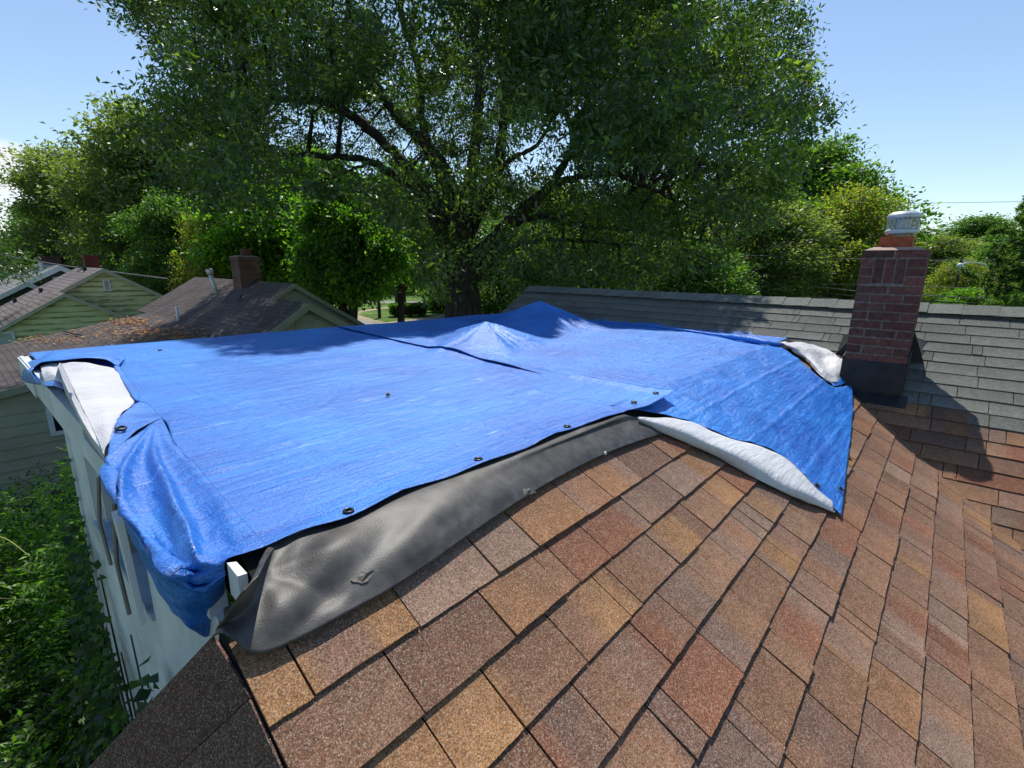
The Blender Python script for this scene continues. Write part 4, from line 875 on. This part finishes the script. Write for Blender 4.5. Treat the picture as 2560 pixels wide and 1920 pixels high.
def proto(seed, nb, pal, ncl=1300, per=34, L=.22, Wd=.11, clr=.30, wid=4.2, low=.18, multi=1, m_=None, tall=1., droop=.35):
    rng = np.random.default_rng(seed); blobs = []
    for k in range(nb):
        t = (k + .5)/nb; z = 10*(low + (1-low)*t*.92); env = math.sin(math.pi*min(1, (t*.86+.14)))**.6; a = k*2.4 + rng.uniform(-.5, .5); r = wid*.68*env*rng.uniform(.35, 1.)
        R = wid*rng.uniform(.22, .50)*(.6+.4*env); blobs.append((r*math.cos(a), r*math.sin(a), min(z, 10-R*.8), R))
    e = bpy.data.objects.new('tree', None)
    P, D, ci, _ = crown_points(blobs, ncl, per, clr, rng, droop=droop)
    tr = trunk_limbs(None, 10, blobs, rng, .26, multi=multi); cr = leaf_obj('crown', P, D, L, Wd, pal, m_ or M['leaf2'], None, rng, cidx=(ci + rng.integers(0, 2, len(ci))))
    for o in (tr, cr): COL.objects.unlink(o)
    return (tr.data, cr.data, wid*2*.92)
PR = {'maple': proto(1, 13, G_BRIGHT, L=.25, Wd=.16, multi=1, low=.33), 'dark': proto(2, 14, G_DARK + G_MID[:2]), 'olive': proto(3, 15, G_OLIVE, L=.20, Wd=.09, clr=.26, wid=3.6),
      'yellow': proto(4, 14, G_YEL + G_MID[:1], L=.2, Wd=.1), 'mid': proto(5, 13, G_MID), 'multi': proto(6, 12, G_BRIGHT[:3] + G_DARK[:2], L=.25, Wd=.16, multi=3, low=.38)}
def place(kind, px, D, top, wpx, label, name='broadleaf_tree', rot=0., group=None, base=700):
    p = atD(px, base, D); zt = atD(px, top, D)[2]; h = zt - ZG; tr, cr, w = PR[kind]
    t = thing(name, label, 'tree', group); t.location = (p[0], p[1], ZG); s_ = wpx * D / F_ / w * 1.16; t.scale = (s_, s_, h/10/.985); t.rotation_euler = (0, 0, rot)
    for nm, me in (('trunk', tr), ('crown', cr)):
        o = bpy.data.objects.new(nm, me); COL.objects.link(o); o.parent = t
    return t
GT = 'trees beyond the houses'
place('olive', 205, 44, 385, 270, 'feathery olive tree, leftmost tall one, with the cloud beside its top', rot=.5, group=GT)
place('olive', 395, 36, 290, 330, 'tall olive green tree behind the green house, left of the maples', rot=2., group=GT)
place('mid', 120, 60, 515, 170, 'low pale green tree behind the white house', rot=1., group=GT)
place('olive', 590, 40, 330, 280, 'olive tree filling the space above the brick chimney next door', rot=4., group=GT)
place('yellow', 545, 26, 528, 170, 'tree with a yellow tinged top behind the neighbouring chimney', rot=1., group=GT)
place('maple', 680, 27, 445, 290, 'bright green maple behind the neighbouring ridge', name='maple_tree', rot=0., group=GT)
place('multi', 865, 24.5, 455, 260, 'bright green tree on several leaning stems beside the road', name='maple_tree', rot=2.2, group=GT)
place('maple', 1000, 34, 440, 240, 'sunlit green maple just left of the great oak trunk', name='maple_tree', rot=3.3, group=GT)
place('dark', 430, 50, 500, 300, 'dark tree low behind the green house roof', rot=3., group=GT)
place('dark', 1290, 40, 560, 300, 'dark tree right behind the great oak trunk', rot=2., group=GT)
place('mid', 1460, 34, 500, 260, 'green tree above the left end of the grey ridge', rot=5., group=GT)
place('yellow', 1600, 44, 470, 240, 'olive yellow tree showing between the oak boughs', rot=1.4, group=GT)
place('yellow', 1780, 36, 560, 240, 'low yellowish tree behind the middle of the grey ridge', rot=2.4, group=GT)
place('dark', 1700, 30, 600, 260, 'short dark tree behind the middle of the grey ridge', rot=.4, group=GT)
place('mid', 1850, 40, 420, 300, 'mid green tree under the right side of the oak crown', rot=4.4, group=GT)
place('mid', 2010, 46, 362, 330, 'tall green tree whose top stands clear right of the oak', rot=.9, group=GT)
place('yellow', 2100, 38, 490, 260, 'yellow green tree directly left of the brick chimney', rot=3.9, group=GT)
place('olive', 1940, 34, 520, 300, 'loose olive tree low beside the brick chimney', rot=3., group=GT)
place('dark', 2440, 74, 552, 260, 'large hazy tree, farthest right under the pine', rot=3., group=GT)
place('olive', 2330, 66, 590, 190, 'sloping olive tree right of the brick chimney', rot=1., group=GT)
place('yellow', 2395, 48, 655, 150, 'small round tree with an orange tinged top behind the street lamp', rot=5., group=GT)
place('maple', 2420, 34, 728, 170, 'low bright green bush beside the utility poles', name='broadleaf_bush', rot=2., group=GT)
place('mid', 2540, 30, 705, 130, 'low green bush at the right edge of the view', name='broadleaf_bush', rot=2., group=GT)
place('olive', 300, 40, 400, 210, 'olive green tree directly above the green house ridge', rot=3.4, group=GT)
place('mid', 480, 42, 420, 230, 'mid green tree above the purple brown ridge', rot=2.9, group=GT)
place('maple', 790, 38, 400, 260, 'tall bright maple farther back between the two nearer maples', name='maple_tree', rot=5.1, group=GT)
place('yellow', 1380, 48, 470, 240, 'yellowish tree glimpsed right of the oak fork', rot=.2, group=GT)
place('mid', 1180, 52, 480, 260, 'tree straight behind the great oak trunk', rot=1.2, group=GT)
place('mid', 1940, 50, 400, 240, 'tree filling in behind the right edge of the oak crown', rot=2.2, group=GT)
place('olive', 2190, 60, 590, 160, 'distant olive tree partly hidden by the brick chimney', rot=5.2, group=GT)
place('mid', 2500, 52, 600, 190, 'green tree behind the utility poles', rot=.7, group=GT)
place('dark', 430, 28, 505, 240, 'dark tree added to shade the neighbouring roof', rot=1.1, group=GT)  # extra tree, added so its shadow falls on the purple brown roof
# far belt of woodland
rng = np.random.default_rng(21); n = 300; blobs = []
for k in range(n):
    px = -500 + 3600*k/n; D = rng.uniform(80, 115); r = rng.uniform(4, 7); top = rng.uniform(615, 655); p = atD(px, top, D)
    for zz_ in np.arange(ZG + 2, p[2] - r*.6, 3.4): blobs.append((p[0] + rng.normal()*1.5, p[1] + rng.normal()*1.5, zz_, r))
P, D, ci, _ = crown_points(blobs, 5200, 14, 1.1, rng, inner=.8); tag(leaf_obj('far_woodland', P, D, 1.15, .8, G_DARK + G_MID + G_OLIVE[:1], M['leaf2'], None, rng, cidx=ci), 'dark belt of distant woodland behind the street', 'woodland', kind='stuff')

# the great willow oak ----------------------------------------------------------------
oak = thing('willow_oak', 'huge spreading willow oak towering over the flat roof in the middle', 'tree')
OD = 15.; ob_ = atD(1165, 760, OD)
def LP(L_): return spline([atD(a, b_, d) for a, b_, d in L_], 6*len(L_))
limbs = [
 ([(1165, 1010, 15), (1162, 880, 15), (1160, 780, 15), (1152, 700, 15), (1140, 620, 15), (1148, 540, 15)], [.95, .72, .58, .50, .48, .42]),
 ([(1120, 700, 14.8), (1108, 600, 14.6), (1100, 520, 14.4), (1040, 440, 14), (960, 358, 13.6), (890, 297, 13), (810, 255, 12.5), (608, 243, 12)], [.22, .22, .20, .18, .17, .15, .12, .05]),
 ([(1140, 640, 14.7), (1090, 560, 14.2), (1018, 463, 13.6), (926, 405, 13), (856, 393, 12.6), (694, 385, 12), (600, 372, 12)], [.20, .18, .15, .12, .10, .07, .03]),
 ([(1146, 560, 15), (1125, 460, 15), (1085, 385, 15), (984, 278, 15), (930, 190, 15), (885, 90, 15), (860, -60, 15)], [.30, .27, .23, .20, .16, .13, .09]),
 ([(1150, 580, 15), (1175, 460, 15.2), (1188, 360, 15.4), (1198, 240, 15.6), (1190, 90, 16), (1180, -140, 16)], [.34, .27, .22, .19, .16, .10]),
 ([(1165, 590, 15.2), (1222, 470, 15.6), (1256, 340, 16), (1262, 200, 16.4), (1270, -20, 17)], [.30, .24, .19, .15, .10]),
 ([(1150, 560, 14.8), (1060, 330, 14.2), (1050, 180, 13.8), (1010, 60, 13.4), (990, -80, 13)], [.20, .16, .13, .11, .07]),
 ([(1180, 650, 14.8), (1230, 600, 14.6), (1300, 530, 14.3), (1360, 480, 14), (1417, 450, 13.8), (1525, 434, 13.4), (1640, 478, 13), (1730, 520, 12.8)], [.30, .24, .20, .16, .13, .10, .07, .03]),
 ([(1220, 620, 15), (1290, 555, 15), (1370, 470, 15), (1415, 400, 15), (1432, 340, 15), (1400, 230, 15), (1380, 90, 15)], [.24, .22, .18, .15, .12, .10, .06]),
 ([(1170, 560, 15), (1215, 470, 14.6), (1275, 400, 14.2), (1340, 365, 14), (1380, 300, 13.6)], [.16, .12, .10, .07, .04]),
 ([(1200, 660, 15), (1260, 570, 15.4), (1346, 542, 15.8), (1430, 560, 16), (1525, 572, 16), (1688, 591, 16), (1840, 613, 16)], [.20, .15, .13, .11, .09, .06, .03]),
 ([(1190, 700, 15), (1270, 620, 14.6), (1400, 600, 14.3), (1560, 612, 14), (1700, 622, 13.8)], [.13, .10, .08, .05, .02]),
 ([(1150, 740, 14.9), (1110, 690, 14.7), (1085, 640, 14.5), (1020, 590, 14.2)], [.11, .08, .06, .03]),
 ([(1415, 400, 15), (1520, 330, 15.5), (1650, 260, 16), (1780, 180, 16.5)], [.12, .10, .07, .03]), ([(1432, 340, 15), (1500, 180, 16), (1600, 60, 17)], [.10, .08, .04]),
 ([(984, 278, 15), (880, 160, 14.6), (760, 90, 14.2), (560, 50, 13.8)], [.13, .10, .07, .03]), ([(926, 405, 13), (840, 440, 13), (760, 470, 13)], [.06, .04, .02])]
tb = MB(); skel = []
for li, (pts, rad) in enumerate(limbs):
    P_ = LP(pts); R = spline(np.array(rad)[:, None], len(P_))[:, 0]*(1 if li == 0 else .8); skel += [(p, r) for p, r in zip(P_, R)]
    for i in range(1, len(P_)-1): P_[i] += np.array([n3(i*.7, li, 1.), n3(i*.7, li, 5.), n3(i*.7, li, 9.)]) * .08 * (1 if li else .3)
    tb.tube(P_, np.maximum(R, .01), 12 if li == 0 else 8, cap=False)
for t in np.linspace(0, 2*math.pi, 8)[:-1]:     # root flare
    b0 = np.array([ob_[0], ob_[1], ZG]); tb.tube([b0 + np.array([math.cos(t)*1.25, math.sin(t)*1.25, -.1]), b0 + np.array([math.cos(t)*.75, math.sin(t)*.75, .5]), b0 + np.array([math.cos(t)*.3, math.sin(t)*.3, 2.6])], [.2, .3, .2], 7, cap=False)
tb.v = [(np.array(p) + 0) for p in tb.v]
SK = np.array([p for p, r in skel]); 
POLY = [(230,-900),(255,-200),(285,15),(325,85),(385,120),(402,205),(342,240),(350,345),(420,435),(500,505),(600,520),(700,500),(780,490),(860,455),(950,520),(1020,600),(1080,735),(1250,745),(1500,715),(1640,700),(1760,715),(1830,640),(1900,545),(1960,470),(2030,410),(2062,330),(2095,270),(2085,180),(2125,110),(2075,60),(2110,-10),(2170,-300),(2150,-900)]
pa_ = np.array(POLY, float)
def inpoly(x, y):
    ins = np.zeros(len(x), bool); j = len(pa_)-1
    for i in range(len(pa_)):
        xi, yi = pa_[i]; xj, yj = pa_[j]; c_ = ((yi > y) != (yj > y)) & (x < (xj-xi)*(y-yi)/(yj-yi+1e-12)+xi); ins ^= c_; j = i
    return ins
def projv(P):
    z = P @ CF; return 1280 + F_*(P @ CR)/z, 960 - F_*(P @ CU)/z
def sunlit_ok(P):      # nothing of the crown may stand between the sun and the lit part of the roofs
    k = (P[:, 2] - ZF)/SUN[2]; fx = P[:, 0] - SUN[0]*k; fy = P[:, 1] - SUN[1]*k
    lim = np.interp(fx, [-3, .7, 1.3, 2.6, 3.3, 4.2, 5.2, 6.3, 9], [14., 11.5, 3.9, 3.3, 3.2, 2.9, 1.9, 1.3, 1.]); return (fy > lim + .35*np.sin(fx*3.1)) & ((fx > -.5) | (fy > 12.5))
rng = np.random.default_rng(5)
cen = np.array([ob_[0] - .2, ob_[1] - .2, 6.0]); N0 = 60000
d = unit(rng.normal(size=(N0, 3))); rr = (.30 + .70*rng.random(N0)**.55); E_ = cen + d*rr[:, None]*np.array([9.6, 9.6, 10.6])
E_ = E_[E_[:, 2] > -3.4]; x, y = projv(E_); ok = inpoly(x, y) & ((E_ @ CF) > 6.5) & sunlit_ok(E_)
nzv = np.array([n3(p[0]*.42, p[1]*.42, p[2]*.55) for p in E_]); nz2 = np.array([n3(p[0]*1.1+9, p[1]*1.1, p[2]*1.4) for p in E_]); ok &= (1.1*nzv + .9*nz2) > .10
# thinner where the limbs show against the sky, and low down
E_ = E_[ok]; x, y = projv(E_); keep = np.ones(len(E_)); 
for gx, gy, sx_, sy_, k in ((830, 330, 190, 90, .75), (930, 440, 110, 90, .8), (1300, 410, 70, 50, .85), (1120, 470, 110, 120, .65), (1380, 480, 90, 40, .6), (1180, 640, 90, 120, .75), (700, 420, 120, 50, .5), (1490, 470, 160, 40, .5)):
    keep *= 1 - k*np.exp(-((x-gx)/sx_)**2 - ((y-gy)/sy_)**2)
keep *= np.where((x > 300) & (x < 820) & (y > 60), .62, 1.); keep *= np.where(y > 560, .55, 1.); keep *= np.where(y < -60, .42, 1.)
kk = (E_[:, 2] - ZF)/SUN[2]; fx_, fy_ = E_[:, 0] - SUN[0]*kk, E_[:, 1] - SUN[1]*kk
keep = np.where((fx_ > 1.2) & (fx_ < 5.4) & (fy_ < 5.2), 2.4, keep); keep = np.where((fx_ >= 5.4) & (fx_ < 7.2) & (fy_ < 5.6) & (fy_ > 1.9), 4., keep); keep = np.where((fx_ > 3.5) & (fx_ < 8) & (fy_ > 11) & (fy_ < 19), keep*1.6, keep)  # extra clumps, mostly above the view, added to shade the tarp and roofs
SKp = np.array([(*[float(t) for t in projv(p[None])], float(p @ CF)) for p, r in skel if r > .055]); dE = E_ @ CF
near_l = np.zeros(len(E_), bool)
for sx_, sy_, sd_ in SKp: near_l |= (np.hypot(x - sx_, y - sy_) < 34) & (dE < sd_ + .3)
keep = np.where(near_l, keep*.34, keep)
E_ = E_[rng.random(len(E_)) < keep*.42]
per = 90; outw = unit(E_ - (cen - np.array([0, 0, 3.])))
ax = unit(outw*.7 + rng.normal(size=E_.shape)*.55 + np.array([0, 0, -.15]))           # a leafy twig through each cluster
tt = rng.uniform(-.5, .5, (len(E_), per, 1)); ln = rng.uniform(.55, 1.5, (len(E_), 1, 1))
P = (E_[:, None] + ax[:, None]*tt*ln*.75 + np.clip(rng.normal(size=(len(E_), per, 3)), -1.7, 1.7)*np.array([.19, .19, .14])*ln).reshape(-1, 3)
D = (np.repeat(ax, per, 0)*.6 + rng.normal(size=P.shape)*.75); D[:, 2] -= .08
sel = sunlit_ok(P); P, D = P[sel], D[sel]; cid = np.repeat(rng.choice(6, len(E_), p=[.2, .2, .15, .17, .13, .15]), per)[sel] + (rng.random(len(P)) < .25)
OAKP = [(.050, .090, .036), (.066, .115, .040), (.044, .082, .036), (.09, .15, .040), (.056, .10, .046), (.19, .26, .055)]  # last tone paints sunlit yellow-green clumps into the leaf colour
leaf_obj('crown', P, D, .135, .050, OAKP, M['leaf'], oak, rng, .5, cidx=cid)
tw = tb; idx = rng.choice(len(E_), min(900, len(E_)), replace=False)
for k in idx:
    e = E_[k]; dd = np.linalg.norm(SK - e, axis=1); j = int(np.argmin(dd))
    if dd[j] > 4.2: 
        continue
    s_ = SK[j]; m1 = s_*.6 + e*.4 + np.array([0, 0, .12*dd[j]*.5]) + rng.normal(size=3)*.12; m2 = s_*.25 + e*.75 + rng.normal(size=3)*.14; tw.tube([s_, m1, m2, e + ax[k]*.3], [.035 + .008*dd[j], .028, .018, .006], 4, cap=False)
tb.build('trunk', M['bark'], oak, True)
# pine at the right edge
pine = thing('pine_tree', 'dark pine reaching in from the right edge above the street lamp', 'tree'); pp = atD(2660, 700, 22); pine.location = (pp[0], pp[1], ZG); rng = np.random.default_rng(9)
q = MB(); hp_ = atD(2660, 300, 22)[2] - ZG; q.tube([(0, 0, -.2), (.05, 0, hp_*.5), (0, 0, hp_)], [.3, .2, .04], 8); Pn = []; Dn = []
for k in range(84):
    z = hp_*(.30 + .70*k/84); L_ = (hp_ - z)*.40 + .7; L_ *= rng.uniform(.6, 1.1); a = k*2.4 + rng.uniform(-.3, .3); dv = np.array([math.cos(a), math.sin(a), .12]); q.tube([(0, 0, z), dv*L_*.5 + (0, 0, z), dv*L_ + np.array([0, 0, z + .1])], [.06, .035, .012], 5, cap=False)
    for t in np.linspace(.25, 1, 8):
        for u in range(3):
            c_ = dv*L_*t + np.array([0, 0, z]) + rng.normal(size=3)*.16*(1.2-t*.4); m_ = 42; o_ = unit(rng.normal(size=(m_, 3)) + dv*.6 + np.array([0, 0, .5])); Pn.append(np.repeat(c_[None], m_, 0)); Dn.append(o_)
q.build('trunk', M['bark'], pine, True); Pn = np.concatenate(Pn); Dn = np.concatenate(Dn); leaf_obj('crown', Pn, Dn, .24, .045, [(.045, .085, .045), (.055, .10, .05), (.07, .12, .07)], M['leaf2'], pine, rng)
# leafy branch tip at the left edge
lt = thing('small_leaved_tree', 'dark tree reaching in at the left edge in front of the white house', 'tree'); p = atD(-130, 640, 17); lt.location = (p[0], p[1], ZG); hh = atD(-130, 480, 17)[2] - ZG
bl = [(0, 0, hh-1.1, 1.5), (.9, -.5, hh-2.4, 1.2), (-.6, .3, hh-3., 1.5), (.5, .6, hh-1.8, 1.0)]; rng = np.random.default_rng(31)
P, D, ci, _ = crown_points(bl, 420, 26, .2, rng); leaf_obj('crown', P, D, .14, .05, G_DARK[:3], M['leaf'], lt, rng, cidx=ci); trunk_limbs(lt, hh, bl, rng, .16)
# clipped hedges by the road
def hedge(a, b_, c_, d_, label, pal):
    p0, p1 = atZ(a, d_, ZG), atZ(b_, d_-2, ZG); hgt = (atD(a, c_, p0 @ CF) - p0)[2]; ax_ = unit(p1 - p0); nr_ = np.array([-ax_[1], ax_[0], 0]); W_ = 1.4; rng = np.random.default_rng(int(a)); n = 7000
    u = rng.random(n); w = rng.uniform(-.5, .5, n); z = rng.random(n)**.5; P = p0 + (p1-p0)*u[:, None] + nr_*(w*W_)[:, None] + np.array([0, 0, 1])*(z*hgt)[:, None]
    h_ = thing('hedge', label, 'hedge', 'hedges by the road'); leaf_obj('foliage', P, rng.normal(size=(n, 3)) + np.array([0, 0, .7]), .3, .16, pal, M['leaf2'], h_, rng)
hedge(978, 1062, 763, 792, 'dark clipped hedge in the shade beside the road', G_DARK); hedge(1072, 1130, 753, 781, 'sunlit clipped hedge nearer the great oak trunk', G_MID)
q = MB(); p = atZ(949, 795, ZG); q.tube([p, p + np.array([0, 0, 3.2])], .16, 8); tag(q.build('sapling_trunk', M['bark']), 'thin dark trunk standing by the road verge', 'trunk')
q = MB(); p = atZ(1002, 768, ZG); q.tube([p, p + np.array([0, 0, 5])], [.75, .5], 10); tag(q.build('tree_trunk', M['bark']), 'thick trunk on the lawn behind the dark hedge', 'trunk')

# ------------------------------------------------------------------ poles, lamp, cables
def pole(px, py, D, top, label, r=.15, arms=()):
    t = thing('utility_pole', label, 'utility pole', 'utility poles'); p = atD(px, py, D); zt = atD(px, top, D)[2]; q = MB(); q.tube([(p[0], p[1], ZG-.2), (p[0], p[1], zt)], [r*1.2, r*.8], 10); q.build('shaft', M['wood_pole'], t)
    q = MB(); q.tube([(p[0]-.15, p[1]-.2, zt-.35), (p[0]-.15, p[1]-.2, zt-.1)], .05, 6); q.build('insulator', M['vinyl'], t); return p, t
p1_, tp1 = pole(2478, 690, 32, 603, 'tallest utility pole, carrying the street lamp arm', .17); pole(2500, 715, 30, 660, 'utility pole standing just right of the lamp pole', .13); p3_, _ = pole(2385, 735, 46, 645, 'utility pole farthest away, seen behind the lamp head', .14)
lampt = thing('street_lamp', 'street lamp head on a curved pale arm fixed to the tallest pole', 'street lamp')
q = MB(); A_ = [atD(2479, 672, 32), atD(2462, 662, 31.7), atD(2440, 657, 31.3), atD(2418, 657, 30.9), atD(2404, 662, 30.6)]; q.tube(spline(A_, 20), .05, 8); q.build('arm', M['galv'], lampt, True)
q = MB(); h_ = atD(2400, 662, 30.5); q.lathe([(.02, .12), (.14, .08), (.20, -.05), (.16, -.30), (.02, -.34)], h_, 12); q.build('lamp_head', M['vinyl'], lampt, True)
cabs = [([(1900, 516), (2180, 510), (2500, 505), (2700, 500)], 45, .02, 0, 'topmost thin cable crossing the open sky above the chimney cap'),
 ([(1700, 632), (2035, 644), (2145, 648), (2320, 651), (2700, 646)], 31, .022, 0, 'cable passing just under the top of the brick chimney'),
 ([(1650, 704), (2000, 708), (2140, 712), (2300, 716), (2700, 730)], 33, .02, 0, 'thin cable, upper one of the bunch left of the chimney'),
 ([(1600, 698), (2026, 717), (2134, 727), (2300, 738), (2700, 757)], 32, .026, 0, 'pale cable, second from the top of the bunch left of the chimney'),
 ([(1600, 712), (2015, 730), (2130, 740), (2304, 752), (2700, 772)], 32, .045, 1, 'thick black cable running behind the brick chimney'),
 ([(1700, 722), (2040, 742), (2130, 752), (2310, 768), (2700, 784)], 32, .02, 0, 'lowest cable of the bunch just above the grey ridge'),
 ([(1500, 668), (1700, 676), (1850, 684), (2000, 690)], 38, .018, 0, 'faint cable crossing the dark trees left of the chimney'),
 ([(-60, 622), (0, 636), (140, 661), (300, 682), (420, 697)], 22, .03, 0, 'pale service cable crossing above the green house roof')]
for pts, D, r, bk_, lab in cabs:
    q = MB(); q.tube(spline([atD(a, b_, D) for a, b_ in pts], 30), r, 5); tag(q.build('overhead_cable', M['cable_black' if bk_ else 'cable']), lab, 'cable', 'overhead cables')

# ------------------------------------------------------------------ shrubs and vines below the porch
def sprays(centers, dirs, rng, pairs=6, L=.055, Wd=.022, stem=.30):
    """pinnate sprays: leaflets in pairs along a curved stem"""
    n = len(centers); dirs = unit(dirs); side = unit(np.cross(dirs, rng.normal(size=(n, 3)) * .35 + np.array([0, 0, 1.]))); P = []; D = []
    ln = stem*rng.uniform(.6, 1.3, (n, 1))
    for k in range(pairs):
        t = (k + .6)/pairs; b_ = centers + dirs*ln*t - np.array([0, 0, 1.])*ln*t*t*.35
        for s_ in (-1, 1): P.append(b_); D.append(side*s_ + dirs*.45 + rng.normal(size=(n, 3))*.14 + np.array([0, 0, -.15]))
    P.append(centers + dirs*ln - np.array([0, 0, 1.])*ln*.35); D.append(dirs - np.array([0, 0, .4]))
    return np.concatenate(P), np.concatenate(D)
V_LIT = [(0.156, 0.296, 0.034), (0.204, 0.36, 0.044), (0.117, 0.235, 0.034), (0.086, 0.18, 0.034)]; V_DK = [(0.031, 0.068, 0.026), (0.04, 0.083, 0.031), (0.024, 0.055, 0.024), (0.055, 0.099, 0.033)]  # sunlit and shaded foliage put into separate leaf colours
def shrub(x, y, rx, ry, h, n, label, pal, seed, L=.055, Wd=.023, name='shrub', stem=.3, pairs=6):
    rng = np.random.default_rng(seed); t = thing(name, label, 'shrub', 'shrubs along the porch side'); t.location = (x, y, ZG)
    d = unit(rng.normal(size=(n, 3))); d[:, 2] = np.abs(d[:, 2]); r = .62 + .40*rng.random(n)**.5; r *= 1 + .22*np.sin(d[:, 0]*6+seed)*np.cos(d[:, 1]*5) ; C_ = d*r[:, None]*np.array([rx, ry, h])
    P, D = sprays(C_, d + rng.normal(size=d.shape)*.5 + np.array([0, 0, .1]), rng, pairs, L, Wd, stem); leaf_obj('foliage', P, D, L, Wd, pal, M['vine'], t, rng, 1.2)
    q = MB()
    for k in range(14):
        e = C_[k]; q.tube([(e[0]*.15, e[1]*.15, -.1), (e[0]*.5, e[1]*.5, e[2]*.7), e], [.025, .015, .005], 5, cap=False)
    q.build('stems', M['bark'], t); return t
shrub(-1.9, 9.2, 2.3, 1.8, 2.5, 3600, 'dense shrub in front of the sage siding wall, topmost at the left', V_LIT + V_DK[:2], 1, .065, .028)
shrub(-.35, 7.6, 1.4, 1.6, 2.15, 2300, 'leafy shrub just left of the porch corner panel', V_LIT + V_DK[:2], 2, .068, .03)
shrub(-2.2, 6.2, 1.6, 1.5, 2.3, 2400, 'sunlit shrub with long pale sprays at the left edge', V_LIT + V_DK[:1], 3, .08, .034)
shrub(-.5, 5.2, 1.2, 1.2, 1.35, 1600, 'shrub growing against the middle of the porch side', V_LIT + V_DK, 4, .075, .034)
shrub(-1.9, 4.0, 1.1, 1.1, 2.3, 1700, 'tall sprawling shrub with drooping light green sprays at lower left', V_LIT, 5, .075, .03, stem=.45, pairs=9)
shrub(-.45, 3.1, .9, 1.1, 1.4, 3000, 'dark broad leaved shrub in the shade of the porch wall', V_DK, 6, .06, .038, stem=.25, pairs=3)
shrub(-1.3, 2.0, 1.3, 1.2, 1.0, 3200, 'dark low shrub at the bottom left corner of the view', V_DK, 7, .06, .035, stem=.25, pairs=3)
shrub(1.1, 6.6, 1.2, 1.4, 2.9, 2600, 'light green shrub seen through the open porch bay', V_LIT, 8)
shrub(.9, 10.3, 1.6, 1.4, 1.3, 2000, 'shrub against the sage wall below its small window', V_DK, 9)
# vine on the porch wall
rng = np.random.default_rng(12); vn = thing('climbing_vine', 'dark heart leaved vine climbing the white porch wall', 'vine'); n = 3200
yy = rng.uniform(1.7, 3.4, n); zz_ = ZG + .6 + (2.75 + .45*np.sin(yy*5))*rng.random(n)**1.2; xx = PX - .05 - rng.random(n)*.28*np.clip((-1.6-zz_)/1.5, .12, 1); P = np.stack([xx, yy, zz_], 1)
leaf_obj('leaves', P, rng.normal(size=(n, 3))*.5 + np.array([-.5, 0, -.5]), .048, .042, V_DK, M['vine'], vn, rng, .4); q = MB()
for k in range(7):
    y0 = 1.9 + k*.18; q.tube([(PX-.03, y0, ZG), (PX-.03, y0+.05, -3.5), (PX-.03, y0-.03, -2.4), (PX-.03, y0+.12, -1.65 + .25*math.sin(k*2.))], [.012, .009, .006, .003], 5, cap=False)
q.build('stems', M['bark'], vn)
for k, (pts, lab) in enumerate(((([(30, 1145), (50, 1120), (70, 1108), (84, 1096)]), 'thin bare tendril rising against the sage wall'), (([(55, 1420), (80, 1400), (60, 1380), (20, 1350), (-10, 1340)]), 'curled pale tendril at the left edge'), (([(148, 1262), (170, 1252), (205, 1240)]), 'short tendril pointing at the white corner panel'), (([(-10, 1495), (60, 1500), (100, 1510), (140, 1500), (135, 1512)]), 'long pale tendril hooking back at lower left'))):
    D = 7.2 if k in (0, 2) else 4.6
    q = MB(); q.tube(spline([atD(a, b_, D) for a, b_ in pts], 16), .005, 5); tag(q.build('tendril', mat('tendril_%d' % k, (.30, .30, .10), .7)), lab, 'tendril', 'vine tendrils')
